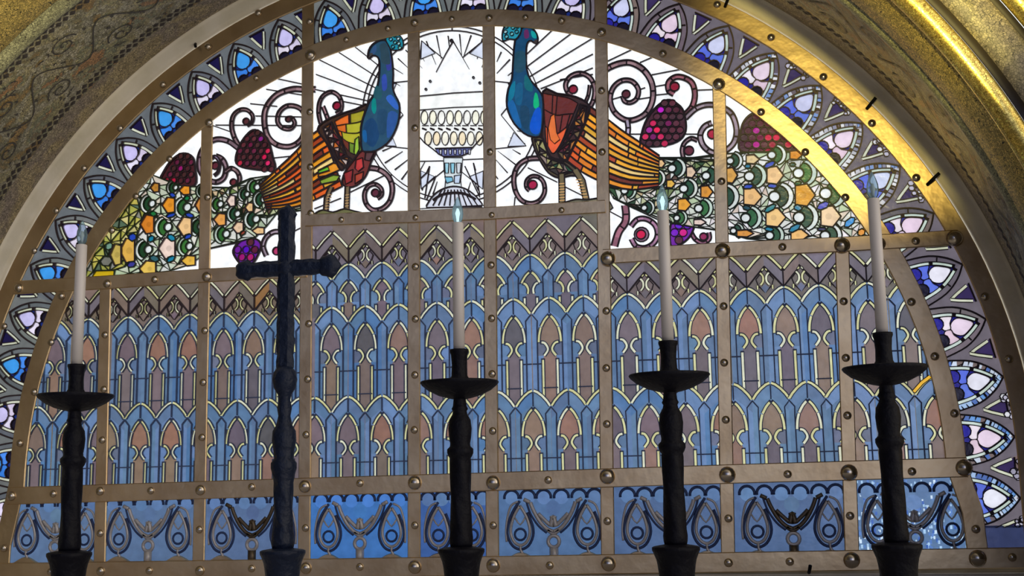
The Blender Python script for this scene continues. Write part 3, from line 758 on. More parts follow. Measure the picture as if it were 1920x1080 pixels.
def shards(sh, outline, part, step, cols, lead='lead_lines', lw=.006):
    """irregular little panes filling an outline given in pixels"""
    xs = [p[0] for p in outline]; ys = [p[1] for p in outline]
    pts = [Vector(P(a, b)) for a, b in outline]; m = len(pts)
    fc = [list(range(m))]
    y = min(ys)
    while y < max(ys):
        x = min(xs)
        while x < max(xs):
            pts.append(Vector(P(x+random.uniform(-.35, .35)*step, y+random.uniform(-.35, .35)*step))); x += step
        y += step*.85
    V, E_, F, a, b, of = delaunay_2d_cdt(pts, [(i, (i+1) % m) for i in range(m)], [], 0, 1e-5)
    ol = [tuple(v) for v in pts[:m]]
    for f in F:
        cx, cy = sum(V[v][0] for v in f)/3, sum(V[v][1] for v in f)/3; k = False; x1_, y1_ = ol[-1]
        for x2, y2 in ol:
            if (y1_ > cy) != (y2 > cy) and cx < (x2-x1_)*(cy-y1_)/(y2-y1_)+x1_: k = not k
            x1_, y1_ = x2, y2
        if k: sh.piece([tuple(V[v]) for v in f], part, jit(random.choice(cols), .12), lw, lead)
def grid(sh, A, B, nr, nc, part, colf, lw=.006, lead='lead_lines', skew=.0):
    """feathers between two guide lines (pixels)"""
    A = sm(A, 8); B = sm(B, 8)
    def at(L_, t): 
        t = max(0, min(.9999, t))*(len(L_)-1); i = int(t); f = t-i
        return tuple(L_[i][k]*(1-f)+L_[min(i+1, len(L_)-1)][k]*f for k in (0, 1))
    def pt(i, t):
        a, b = at(A, t), at(B, t); k = i/nr; return (a[0]*(1-k)+b[0]*k, a[1]*(1-k)+b[1]*k)
    for i in range(nr):
        cuts = [0]+sorted(random.uniform(.1, .95) for _ in range(nc-1))+[1]
        for t0, t1 in zip(cuts, cuts[1:]):
            m = max(2, int((t1-t0)*12)); up = [pt(i, t0+(t1-t0)*j/m) for j in range(m+1)]; dn = [pt(i+1, t1-(t1-t0)*j/m) for j in range(m+1)]
            sh.piece(PP(up+dn), part, colf(i/nr, (t0+t1)/2), lw, lead)
def motif(sh, x, y, r, part, e=1, gcol=None, lead='lead_green'):
    """eye of a tail feather: disc, green crescent, pale crescent; e = +1 opens to the right"""
    g = gcol or random.choice([C(38, 92, 44), C(52, 110, 48), C(30, 72, 42)])
    c = P(x, y); s = r/405
    def cres(r0, r1, o0, o1, col):
        n = 8; a = [(c[0]+e*(o1+r1*cos(t)), c[1]+r1*1.05*sin(t)) for t in [-1.35+2.7*i/n for i in range(n+1)]]
        b = [(c[0]+e*(o0+r0*cos(t)), c[1]+r0*1.05*sin(t)) for t in [1.35-2.7*i/n for i in range(n+1)]]
        sh.piece(a+b, part, col, .006, lead)
    cres(s*1.9, s*2.45, s*.55, s*.95, jit(random.choice([C(225, 232, 228), C(205, 222, 210), C(236, 238, 232)]), .06))
    cres(s*1.0, s*1.95, 0, s*.5, jit(g, .2))
    sh.piece(circ(c, s, 12), part, C(236, 240, 240), .008, lead)
def penta(sh, x, y, w, h, part, col, e=1, lead='lead_lines'):
    q = [(-.5, .42), (.12, .5), (.55, 0), (.12, -.5), (-.5, -.42)]
    pc = [P(x+e*a*w, y-b*h) for a, b in q]
    sh.piece(pc, part, col, .0075, lead)
    c = P(x-e*.1*w, y); sh.add(circ(c, h*.16/405, 8), part, tuple(v*.8 for v in col))
def loz(sh, x, y, w, h, a, part, col, lead='lead_green'):
    ca, sa = cos(radians(a)), sin(radians(a)); q = [(-.5, 0), (-.2, .45), (.3, .4), (.5, 0), (.2, -.45), (-.3, -.4)]
    sh.piece([P(x+(u*w*ca-v*h*sa), y-(u*w*sa+v*h*ca)) for u, v in q], part, col, .006, lead)
PCH, ORA, GLD, PNK = C(246, 200, 140), C(236, 150, 40), C(238, 186, 70), C(246, 218, 204)
BL, TE, LB = C(36, 72, 190), C(20, 130, 165), C(40, 150, 225)
TG = [C(228, 230, 222), C(238, 236, 232), C(206, 216, 190), C(232, 214, 196), C(188, 204, 170), C(220, 222, 214)]
TN = [C(170, 176, 120), C(200, 200, 160), C(120, 140, 80), C(214, 190, 150), C(230, 224, 210), C(96, 70, 52), C(52, 84, 40)]

def lunette_region(xa, xb):
    def top(x): return ZC+math.sqrt(max(0, 2.215**2-x*x))
    return top
def make_lunette(side):
    g = .003
    def arcz(a): return (R1*sin(radians(a)), ZC+R1*cos(radians(a)))
    def meet(j, s_):                         # angle where a cross strap meets the curved strap
        a = 60*s_
        for _ in range(20):
            x, z = arcz(a); a = s_*math.degrees(math.acos(max(-1, min(1, (HZ(j, x)+g-ZC)/R1))))
        return a
    k1, k0 = (-1.5, -.5) if side < 0 else (1.5, .5)
    aE = meet(2, side); aI = math.degrees(math.asin(SX(k0, 2.3)/R1))+side*.1
    zi = lambda j, k, o: (SX(k, HZ(j, SX(k, 1.2)))+o, HZ(j, SX(k, 1.2))+g)
    low = [arcz(aE)]+[(x, HZ(2, x)+g) for x in ([-1.8, -1.27] if side < 0 else [1.8, 1.3])]+[zi(2, k1, 0), zi(3, k1, 0), zi(3, k0, side*g)]
    reg = low+[arcz(aI+(aE-aI)*i/30) for i in range(30)]
    if side > 0: reg = reg[::-1]
    sh = Sheet(reg); sh.basecol = WHITE
    return sh
LEADS = {'lead_lines': LEAD, 'lead_green': LEADG}
def finish(sh, root, order):
    cache = {}
    def par(part):
        key = part.split(':')[0]
        if key in ('neck', 'wing', 'covert', 'thigh', 'leg', 'tail', 'crest', 'bead_band'):
            if 'pea' not in cache:
                o = empty('peacock', (0, 0, 0)); o.parent = root; cache['pea'] = o
            return cache['pea']
        return root
    return sh.build(par, LEADS, 'white_ground')

def rays(sh, L_):
    for a, b, c, d in L_: sh.line([P(a, b), P(c, d)], .0046)
# halo ring shared by the three centre panels
def halo(sh):
    ring = [P(848+168*cos(a), 216-166*sin(a)) for a in [2*pi*i/72 for i in range(72)]]
    ring2 = [P(848+160*cos(a), 216-158*sin(a)) for a in [2*pi*i/72 for i in range(72)]]
    q = ribs(ring, .012, True)[0]
    for a, b in ((ring, .005), (ring2, .005)): sh.line(a, b, closed=True)
    for i in range(0, 72, 9): sh.line([ring[i], ring2[i]], .005)
    for i in range(44):                      # short darts inside the halo
        a = 2*pi*i/44+.05; r0 = random.uniform(146, 156); r1 = random.uniform(98, 132)
        sh.line([P(848+r0*cos(a), 216-r0*sin(a)), P(848+r1*cos(a+random.uniform(-.08, .08)), 216-r1*sin(a))], .006, taper=lambda t: 1-.75*t)
    for i in range(8):                       # star points
        a = 2*pi*i/8+.39; b = a+.39; c = a-.39
        sh.line([P(848+150*cos(a), 216-150*sin(a)), P(848+92*cos(b), 216-92*sin(b))], .004)
        sh.line([P(848+150*cos(a), 216-150*sin(a)), P(848+92*cos(c), 216-92*sin(c))], .004)
        sh.piece([P(848+150*cos(a), 216-150*sin(a)), P(848+120*cos(a+.12), 216-120*sin(a+.12)), P(848+120*cos(a-.12), 216-120*sin(a-.12))], 'halo_glass', C(226, 232, 250), .004)

# ---- left peacock
sh = make_lunette(-1)
rays(sh, [(663, 86, 712, 125), (633, 97, 712, 148), (598, 112, 708, 167), (593, 140, 700, 180), (590, 168, 692, 190), (640, 190, 690, 200), (520, 148, 576, 160), (500, 168, 576, 180), (470, 195, 520, 200), (480, 218, 578, 220),
          (405, 235, 578, 236), (520, 236, 578, 236), (500, 298, 560, 292), (440, 250, 400, 236), (590, 392, 640, 372), (655, 362, 720, 330), (540, 440, 590, 415), (380, 470, 450, 455)])
halo(sh)
spiral(sh, [(592, 168), (570, 168), (548, 168), (520, 178), (501, 200), (496, 225), (502, 255), (520, 272), (545, 275), (565, 262), (572, 240), (571, 215), (560, 202), (540, 199), (525, 210), (521, 228), (530, 240), (545, 242), (553, 232), (548, 222), (541, 222)], 'scroll:1', taper=lambda t: 1-.45*t)
dot(sh, 541, 224, 6, 'scroll:1', C(84, 44, 48))
spiral(sh, [(450, 276), (440, 258), (435, 238), (438, 218), (450, 207), (464, 207), (474, 217), (473, 230), (464, 236)], 'scroll:2', .020, taper=lambda t: 1-.4*t)
dot(sh, 462, 228, 7, 'scroll:2', C(88, 44, 50))
spiral(sh, [(447, 278), (428, 265), (405, 262), (385, 275), (375, 295), (376, 320), (388, 335), (405, 342), (420, 334), (424, 315), (417, 299), (405, 293)], 'scroll:3', .022, C(140, 112, 124))
spiral(sh, [(395, 300), (404, 294), (412, 305), (410, 322), (402, 330)], 'scroll:3', .012, C(170, 150, 190), ticks=False)
dot(sh, 404, 311, 8, 'scroll:3', C(96, 36, 52))
spiral(sh, [(424, 322), (434, 316), (445, 322), (450, 335), (446, 348)], 'scroll:4', .018)
dot(sh, 438, 342, 7, 'scroll:4', C(110, 40, 50))
spiral(sh, [(602, 232), (598, 212), (600, 192), (608, 179), (622, 173), (635, 180), (641, 194), (639, 208), (630, 214)], 'scroll:5', .016)
spiral(sh, [(618, 232), (612, 215), (606, 200)], 'scroll:5', .016, C(190, 140, 150))
dot(sh, 632, 199, 8.5, 'scroll:5', C(150, 24, 52))
spiral(sh, [(690, 315), (710, 318), (728, 331), (736, 352), (732, 376), (718, 391), (700, 394), (687, 382), (684, 364), (691, 350), (704, 346), (715, 354), (716, 366), (708, 373)], 'scroll:6', .022, taper=lambda t: 1-.35*t)
dot(sh, 704, 362, 8, 'scroll:6', C(96, 40, 52))
spiral(sh, [(500, 480), (494, 462), (500, 445), (515, 435), (533, 438), (545, 452), (545, 470), (535, 484)], 'scroll:7', .020, C(170, 150, 165))
dot(sh, 519, 471, 8, 'scroll:7', C(196, 60, 110))
M1 = [(479, 244), (462, 255), (447, 280), (444, 307), (470, 317), (514, 318), (512, 294), (501, 259)]
grapes(sh, M1, 'grape_cluster:1', [(484, 263, C(150, 30, 140)), (492, 297, C(226, 24, 84)), (502, 283, C(215, 30, 80)), (506, 297, C(160, 40, 160)), (482, 313, C(220, 30, 80)), (506, 311, C(225, 40, 110)), (452, 307, C(190, 30, 60)), (475, 275, C(110, 20, 60))])
grapes(sh, [(300, 345), (312, 315), (328, 296), (345, 288), (362, 295), (367, 318), (366, 348), (330, 352)], 'grape_cluster:2', [(341, 312, C(160, 20, 110)), (345, 342, C(190, 20, 150)), (322, 335, C(180, 20, 60)), (315, 340, C(160, 20, 50))])
grapes(sh, [(438, 470), (452, 452), (478, 448), (490, 458), (486, 475), (474, 494), (455, 496), (444, 486)], 'grape_cluster:3', [(455, 462, C(100, 10, 200)), (478, 457, C(110, 10, 205)), (466, 470, C(90, 10, 190)), (450, 482, C(170, 20, 120)), (470, 484, C(190, 30, 120)), (446, 470, C(120, 30, 160))], r=8, dark=C(110, 30, 160))
# tail
TL = [(505, 332), (560, 350), (592, 372), (560, 392), (520, 400), (500, 425), (480, 445), (440, 455), (385, 468), (385, 475), (360, 495), (320, 508), (280, 520), (170, 525), (140, 535), (170, 450), (235, 360), (285, 328), (345, 350), (430, 352), (470, 335)]
shards(sh, TL, 'tail', 20, TG, 'lead_green')
shards(sh, [(505, 330), (545, 345), (590, 372), (565, 395), (520, 402), (470, 410), (400, 400), (395, 352), (430, 352), (470, 335)], 'tail', 12, TN+TG, 'lead_green')
shards(sh, [(205, 410), (245, 355), (285, 385), (262, 430), (235, 500), (160, 525), (160, 480)], 'tail', 16, [C(200, 190, 90), C(170, 170, 80), C(210, 200, 130), C(90, 110, 90), C(150, 150, 140)], 'lead_green')
sh.piece(PP([(172, 522), (180, 508), (215, 507), (214, 520)]), 'tail', C(206, 170, 24), .007, 'lead_green')
for x, y, r in [(286, 382, 8), (316, 426, 9), (279, 468, 9), (352, 389, 9), (356, 462, 8), (378, 425, 8), (483, 351, 7), (464, 364.5, 6), (495, 374, 7), (414, 383, 7), (446, 401, 7), (481, 411, 8), (425, 439, 8), (546, 384, 6), (385, 358, 6), (330, 352, 6)]:
    motif(sh, x, y, r, 'tail', -1)
for x, y, w_, h_, c in [(317, 385, 23, 30, ORA), (376, 385, 18, 28, C(214, 140, 60)), (277, 421, 25, 36, C(222, 130, 40)), (347, 425, 26, 36, PCH), (240, 470, 27, 46, C(230, 178, 80)), (314, 466, 30, 40, PNK), (354, 489, 26, 20, GLD), (278, 504, 30, 30, C(236, 196, 90)), (291, 352, 16, 18, C(190, 130, 50)), (347, 357, 20, 18, ORA),
                        (434, 377, 16, 22, PNK), (468, 389, 15, 18, PCH), (413, 412, 22, 24, C(238, 164, 80)), (447, 427, 20, 22, C(244, 206, 170)), (485, 433, 22, 14, PCH), (218, 478, 20, 40, C(205, 178, 90))]:
    penta(sh, x, y, w_, h_, 'tail', c, -1)
for x, y, w_, h_, a, c in [(324, 366, 14, 9, -30, BL), (321, 404, 20, 9, 15, BL), (356, 404, 18, 9, -20, BL), (249, 445, 16, 16, -30, BL), (353, 444, 16, 10, 20, BL), (322, 446, 18, 12, -35, TE), (284, 448, 14, 12, 30, TE), (290, 485, 20, 12, -20, C(50, 100, 110)), (321, 486, 18, 11, 25, TE), (247, 496, 18, 12, 10, C(60, 60, 150)), (351, 372, 12, 10, 0, C(10, 130, 70)), (288, 401, 14, 10, -20, C(30, 120, 60)), (456, 437, 12, 8, 30, C(160, 70, 50)), (205, 462, 16, 14, 30, C(120, 160, 140)), (200, 490, 24, 20, 0, C(120, 120, 110)), (470, 470, 1, 1, 0, BL)]:
    loz(sh, x, y, w_, h_, a, 'tail', c)
ORS = [C(236, 130, 24), C(244, 156, 30), C(226, 96, 28), C(246, 180, 50), C(180, 70, 26), C(240, 206, 130), C(120, 50, 20)]
def orc(a, b): return jit(random.choice(ORS), .15)
grid(sh, [(604, 240), (580, 258), (548, 292), (515, 322), (487, 348)], [(642, 350), (610, 366), (580, 380), (545, 390), (500, 392)], 10, 4, 'wing', orc, .0085)
for (pts, c) in [([(598, 320), (625, 306), (638, 308), (640, 318), (612, 330), (597, 332)], C(236, 150, 30)), ([(597, 320), (615, 312), (618, 320), (598, 326)], C(110, 190, 40)), ([(600, 338), (625, 328), (638, 330), (632, 340), (603, 346)], C(140, 170, 50))]:
    sh.piece(PP(pts), 'wing', c, .007)
sh.piece(sm(PP([(596, 243), (612, 226), (640, 214), (668, 205), (690, 196), (682, 230), (680, 285), (664, 304), (650, 312), (640, 320), (628, 300), (612, 268)]), 3, True), 'bead_band', C(62, 40, 26), .008)
shards(sh, [(606, 240), (622, 230), (638, 262), (650, 292), (664, 302), (648, 316), (634, 302), (618, 270)], 'bead_band', 11, [C(150, 90, 40), C(226, 120, 40), C(206, 180, 170), C(60, 36, 24), C(120, 40, 36), C(70, 60, 30)], lw=.009)
grid(sh, [(628, 228), (648, 217), (672, 210), (684, 206)], [(640, 262), (652, 282), (668, 290), (680, 282)], 4, 3, 'covert', lambda a, b: jit((C(232, 110, 30) if b < .5 else C(180, 170, 40)) if a < .55 else (C(110, 50, 30) if b < .6 else C(120, 150, 40)), .2), .004)
sh.piece(PP([(666, 262), (673, 256), (674, 280), (668, 292), (664, 286)]), 'covert', C(160, 200, 60), .004)
sh.piece(sm(PP([(680, 282), (706, 282), (696, 305), (688, 328), (674, 345), (656, 352), (642, 344), (648, 322), (664, 300)]), 3, True), 'thigh', C(120, 50, 42), .008)
for pts, c in [([(668, 300), (680, 296), (682, 314), (672, 322), (666, 316)], C(196, 60, 56)), ([(645, 325), (662, 318), (660, 340), (648, 346)], C(150, 44, 40)), ([(666, 328), (682, 322), (680, 336), (666, 345)], C(170, 66, 44)), ([(686, 285), (702, 285), (694, 302), (684, 300)], C(92, 60, 60))]:
    sh.piece(PP(pts), 'thigh', c, .005)
for l in ([(652, 350), (651, 375), (650, 402)], [(622, 350), (613, 372), (611, 402)]):
    q = PP(l); sh.line(q, .030, 'lead_lines'); sh.line(q, .018, 'leg', col=C(120, 100, 70))
    for k in range(7):
        t = .3+.1*k; a = (q[0][0]*(1-t)+q[2][0]*t); b = q[0][1]*(1-t)+q[2][1]*t; sh.line([(a-.012, b), (a+.012, b)], .005, 'leg', col=C(190, 150, 100))
sh.piece(sm(PP([(590, 402), (605, 394), (625, 398), (645, 392), (665, 396), (690, 403), (690, 412), (590, 412)]), 3, True), 'mound', C(110, 108, 66), .006)
NK = [(690, 109), (692, 95), (698, 85), (708, 78), (720, 75), (729, 81), (733, 95), (736, 115), (738, 140), (737, 165), (742, 180), (749, 194), (750, 212), (747, 232), (738, 254), (726, 270), (706, 283), (690, 285), (679, 282), (677, 262), (677, 240), (681, 222), (687, 205), (693, 190), (704, 174), (710, 152), (712, 122), (709, 108), (700, 105), (694, 110)]
sh.piece(sm(PP(NK), 2, True), 'neck', C(40, 78, 104), .008)
for pts, c in [([(698, 188), (704, 184), (706, 205), (702, 214), (697, 205)], C(0, 135, 130)), ([(724, 185), (734, 178), (746, 196), (746, 206), (738, 202)], C(50, 98, 190)), ([(716, 145), (724, 140), (726, 165), (718, 170)], C(46, 72, 160)), ([(724, 112), (732, 105), (734, 128), (726, 132)], C(54, 64, 150)),
               ([(712, 85), (724, 82), (730, 100), (732, 120), (716, 118), (714, 100)], C(44, 70, 84)), ([(695, 98), (704, 84), (706, 96), (698, 104)], C(52, 84, 130)), ([(684, 232), (700, 222), (712, 250), (700, 276), (684, 262)], C(26, 66, 110)),
               ([(680, 246), (687, 246), (688, 266), (682, 264)], C(20, 90, 150)), ([(708, 210), (726, 208), (722, 250), (710, 248)], C(34, 70, 100)), ([(728, 212), (746, 214), (738, 246), (726, 258)], C(44, 84, 150)), ([(706, 160), (716, 172), (714, 186), (700, 182)], C(36, 88, 100)), ([(690, 110), (694, 100), (700, 102)], C(70, 66, 66))]:
    sh.piece(sm(PP(pts), 3, True), 'neck', jit(c, .08), 0)
sh.piece(sm(PP([(723, 73), (730, 64), (742, 62), (754, 72), (757, 86), (752, 94), (735, 94), (728, 84)]), 3, True), 'crest', C(30, 140, 165), .006)
for x, y, c in [(733, 74, C(120, 200, 225)), (740, 67, C(170, 225, 240)), (747, 73, C(200, 240, 245)), (748, 82, C(180, 235, 235)), (750, 90, C(140, 225, 210)), (741, 80, C(90, 190, 200)), (737, 88, C(70, 175, 190))]: dot(sh, x, y, 3.6, 'crest', c, .003)
rootL = empty('peacock_panel', (-1.2, 0, Z2)); tag(rootL, 'white lunette glass with the left peacock, its orange wing and eyed tail', 'stained glass panel')
finish(sh, rootL, None)

# ---- right peacock
sh = make_lunette(1)
rays(sh, [(987, 103, 1036, 57), (989, 125, 1072, 63), (994, 144, 1112, 72), (1003, 158, 1112, 102), (1014, 167, 1112, 128), (1050, 150, 1112, 140), (1138, 116, 1184, 94), (1200, 118, 1228, 106), (1222, 141, 1290, 128), (1228, 163, 1256, 158), (1228, 179, 1258, 176), (1300, 170, 1350, 168),
          (1148, 187, 1165, 182), (1195, 187, 1220, 183), (1198, 169, 1210, 165), (1180, 252, 1210, 252), (1285, 252, 1310, 252), (990, 315, 1045, 342), (1058, 350, 1092, 367), (966, 370, 963, 400), (1140, 395, 1168, 410), (1170, 325, 1180, 330)])
halo(sh)
spiral(sh, [(1102, 208), (1113, 188), (1115, 165), (1106, 146), (1088, 138), (1070, 144), (1061, 158), (1064, 172), (1074, 178)], 'scroll:1', .018)
spiral(sh, [(1094, 200), (1103, 180), (1106, 160)], 'scroll:1', .012, C(190, 150, 155))
dot(sh, 1075, 168, 8.5, 'scroll:1', C(140, 30, 50))
spiral(sh, [(1128, 136), (1145, 126), (1165, 119), (1185, 119), (1207, 132), (1222, 156), (1224, 186), (1213, 211), (1193, 224), (1172, 225), (1152, 210), (1144, 187), (1150, 165), (1166, 152), (1185, 153), (1197, 168), (1194, 185), (1182, 193), (1171, 190), (1167, 180)], 'scroll:2', taper=lambda t: 1-.4*t)
dot(sh, 1174, 177, 8, 'scroll:2', C(92, 38, 44))
spiral(sh, [(1176, 226), (1178, 240), (1177, 254)], 'scroll:2', .020, C(190, 175, 200))
spiral(sh, [(1284, 216), (1298, 200), (1303, 178), (1298, 157), (1284, 147), (1267, 145), (1254, 155), (1254, 170), (1264, 177)], 'scroll:3', .022, C(150, 90, 100))
dot(sh, 1265, 163, 9, 'scroll:3', C(150, 22, 50))
spiral(sh, [(1285, 222), (1305, 204), (1328, 197), (1352, 201), (1372, 215), (1381, 243), (1376, 268), (1358, 284), (1337, 287), (1319, 274), (1313, 254), (1321, 238), (1335, 231)], 'scroll:4', .022, C(160, 140, 150))
dot(sh, 1336, 252, 9.5, 'scroll:4', C(180, 20, 54))
spiral(sh, [(1308, 264), (1296, 260), (1284, 268), (1279, 282), (1282, 298)], 'scroll:5', .016)
dot(sh, 1292, 283, 9, 'scroll:5', C(100, 28, 40))
spiral(sh, [(1012, 297), (990, 299), (972, 311), (964, 332), (966, 356), (977, 375), (994, 382), (1011, 377), (1021, 362), (1020, 344), (1011, 333), (998, 331), (988, 339), (987, 351), (993, 358)], 'scroll:6', .020, taper=lambda t: 1-.35*t)
dot(sh, 999, 347, 9, 'scroll:6', C(176, 20, 66))
spiral(sh, [(1172, 385), (1174, 402), (1172, 418), (1160, 436), (1152, 462)], 'scroll:7', .030, C(160, 100, 115))
spiral(sh, [(1183, 425), (1195, 412), (1212, 411), (1228, 422), (1233, 440), (1226, 456), (1210, 465), (1193, 462), (1184, 448)], 'scroll:7', .020, C(170, 120, 150))
dot(sh, 1203, 440, 14, 'scroll:7', C(140, 110, 130)); dot(sh, 1202, 440, 9, 'scroll:7', C(216, 12, 70))
spiral(sh, [(1296, 436), (1304, 449), (1318, 456), (1330, 448), (1329, 436)], 'scroll:8', .016, C(160, 100, 125))
dot(sh, 1319, 444, 7, 'scroll:8', C(150, 30, 80))
grapes(sh, [(1252, 188), (1232, 200), (1213, 224), (1203, 252), (1203, 271), (1232, 275), (1270, 266), (1286, 245), (1282, 210), (1268, 194)], 'grape_cluster:1', [(1237, 210, C(200, 10, 200)), (1220, 231, C(220, 30, 90)), (1213, 246, C(170, 40, 150)), (1230, 250, C(236, 16, 76)), (1212, 264, C(220, 40, 90)), (1240, 264, C(216, 30, 90)), (1226, 262, C(120, 10, 90)), (1254, 228, C(130, 20, 90)), (1245, 272, C(206, 30, 80))], r=7.2)
grapes(sh, [(1389, 284), (1388, 252), (1395, 228), (1412, 213), (1432, 216), (1462, 240), (1488, 270), (1486, 284), (1440, 286)], 'grape_cluster:2', [(1418, 249, C(196, 10, 150)), (1414, 276, C(186, 10, 140)), (1448, 258, C(210, 20, 70)), (1444, 278, C(180, 20, 60)), (1474, 272, C(190, 20, 60)), (1430, 262, C(120, 10, 60))], r=7.5)
grapes(sh, [(1258, 420), (1275, 416), (1300, 420), (1298, 436), (1286, 452), (1268, 462), (1257, 458)], 'grape_cluster:3', [(1268, 424, C(100, 10, 200)), (1286, 428, C(96, 10, 190)), (1278, 440, C(226, 16, 140)), (1264, 452, C(200, 40, 200)), (1262, 438, C(120, 10, 190))], r=8, dark=C(120, 24, 165))
TR = [(1200, 288), (1240, 296), (1300, 296), (1345, 290), (1400, 286), (1500, 284), (1560, 320), (1640, 430), (1640, 450), (1560, 455), (1480, 456), (1400, 448), (1345, 432), (1300, 426), (1240, 415), (1190, 392), (1150, 372), (1138, 350), (1165, 350), (1220, 345)]
shards(sh, TR, 'tail', 19, TG+[C(240, 236, 236)], 'lead_green')
shards(sh, [(1205, 292), (1240, 298), (1300, 298), (1340, 300), (1345, 330), (1300, 360), (1262, 420), (1215, 400), (1160, 376), (1138, 352), (1180, 352), (1235, 348)], 'tail', 13, TN+TG, 'lead_green')
for x, y, r in [(1369, 302, 7), (1447, 291, 8), (1405, 331, 9.5), (1497, 325, 10), (1352, 370, 10), (1452, 369, 10.5), (1548, 363, 11), (1398, 409, 9), (1498, 408, 10.5), (1375, 433, 6), (1443, 442, 8), (1547, 442, 9), (1260, 316, 8), (1225, 335, 7), (1324, 330, 8), (1171, 358, 7), (1282, 354, 8), (1208, 390, 6), (1310, 391, 8), (1269, 409, 6)]:
    motif(sh, x, y, r, 'tail', 1)
for x, y, w_, h_, c in [(1371, 329, 22, 30, C(226, 166, 70)), (1453, 329, 30, 34, PCH), (1492, 291, 22, 18, ORA), (1411, 299, 24, 18, C(236, 206, 150)), (1411, 369, 33, 34, C(240, 188, 120)), (1509, 366, 36, 42, C(226, 156, 36)), (1454, 408, 36, 36, C(248, 202, 130)), (1557, 406, 36, 40, C(250, 214, 170)), (1397, 438, 30, 14, C(226, 150, 50)), (1499, 441, 32, 22, C(246, 190, 110)),
                        (1296, 323, 18, 22, C(232, 200, 170)), (1258, 345, 16, 16, GLD), (1283, 384, 24, 24, C(240, 166, 36)), (1325, 360, 22, 24, C(226, 150, 40)), (1240, 307, 14, 16, PCH), (1312, 417, 22, 12, PNK)]:
    penta(sh, x, y, w_, h_, 'tail', c, 1)
for x, y, w_, h_, a, c in [(1402, 312, 12, 9, 0, TE), (1443, 309, 24, 11, 25, BL), (1403, 350, 20, 10, 5, BL), (1448, 349, 20, 10, -5, BL), (1400, 390, 16, 10, -15, C(20, 70, 80)), (1444, 391, 26, 11, 30, C(10, 130, 140)), (1496, 390, 16, 12, -20, TE), (1543, 386, 26, 14, 25, C(30, 50, 190)), (1442, 430, 18, 9, -10, TE), (1490, 428, 26, 12, 30, TE), (1541, 430, 18, 8, 0, C(20, 20, 90)), (1593, 417, 26, 14, 40, LB), (1486, 309, 12, 8, 0, C(20, 90, 80)), (1615, 436, 16, 14, 30, ORA), (1496, 344, 14, 8, 10, C(40, 100, 50)), (1213, 313, 8, 9, 0, TE)]:
    loz(sh, x, y, w_, h_, a, 'tail', c)
grid(sh, [(1104, 198), (1132, 218), (1165, 244), (1198, 266), (1236, 292)], [(1064, 302), (1090, 322), (1130, 342), (1180, 356), (1235, 350)], 10, 4, 'wing', lambda a, b: jit(random.choice(ORS+[C(244, 150, 30), C(244, 130, 20), C(248, 176, 40)]), .12), .0085)
sh.piece(sm(PP([(1018, 172), (1045, 176), (1080, 182), (1106, 200), (1096, 235), (1082, 262), (1064, 300), (1050, 312), (1030, 300), (1016, 262)]), 3, True), 'bead_band', C(58, 36, 26), .008)
shards(sh, [(1104, 200), (1088, 196), (1078, 225), (1062, 255), (1045, 285), (1054, 305), (1064, 298), (1084, 260), (1096, 235)], 'bead_band', 11, [C(120, 100, 60), C(110, 40, 40), C(70, 40, 30), C(210, 130, 50), C(150, 130, 100), C(80, 30, 36)], lw=.009)
grid(sh, [(1018, 175), (1045, 180), (1066, 184), (1084, 194)], [(1024, 266), (1036, 288), (1048, 276), (1060, 252)], 3, 3, 'covert', lambda a, b: jit((C(120, 50, 36) if a < .35 else C(226, 96, 44)) if b < .6 else C(112, 44, 34), .2), .004)
sh.piece(PP([(1033, 218), (1040, 214), (1044, 250), (1050, 262), (1040, 270), (1032, 262), (1028, 240)]), 'covert', C(238, 120, 50), .003)
sh.piece(sm(PP([(998, 256), (1018, 260), (1032, 294), (1060, 302), (1082, 318), (1090, 330), (1070, 330), (1048, 334), (1028, 324), (1012, 300), (1002, 278)]), 3, True), 'thigh', C(84, 72, 46), .008)
shards(sh, [(1002, 262), (1018, 264), (1030, 296), (1056, 304), (1076, 322), (1048, 330), (1028, 318), (1010, 290)], 'thigh', 11, [C(110, 76, 60), C(176, 170, 110), C(60, 52, 40), C(150, 130, 120), C(36, 82, 50), C(90, 84, 52)], lw=.006)
for l in ([(1053, 326), (1054, 352), (1054, 384)], [(1078, 318), (1092, 340), (1100, 378)]):
    q = PP(l); sh.line(q, .034, 'lead_lines'); sh.line(q, .022, 'leg', col=C(110, 96, 60))
    for k in range(8):
        t = .32+.09*k; a = (q[0][0]*(1-t)+q[2][0]*t); b = q[0][1]*(1-t)+q[2][1]*t; sh.line([(a-.014, b), (a+.014, b)], .006, 'leg', col=C(206, 160, 100))
sh.piece(sm(PP([(1010, 392), (1030, 386), (1055, 381), (1080, 374), (1100, 375), (1135, 372), (1140, 398), (1010, 402)]), 3, True), 'mound', C(112, 108, 84), .006)
NR_ = [(1006, 83), (1009, 72), (1003, 58), (990, 50), (976, 54), (968, 68), (964, 90), (962, 120), (960, 148), (953, 168), (950, 190), (953, 210), (964, 232), (982, 250), (998, 257), (1012, 256), (1017, 240), (1019, 212), (1018, 184), (1010, 168), (996, 152), (988, 130), (987, 100), (989, 82), (996, 77)]
sh.piece(sm(PP(NR_), 2, True), 'neck', C(20, 72, 110), .008)
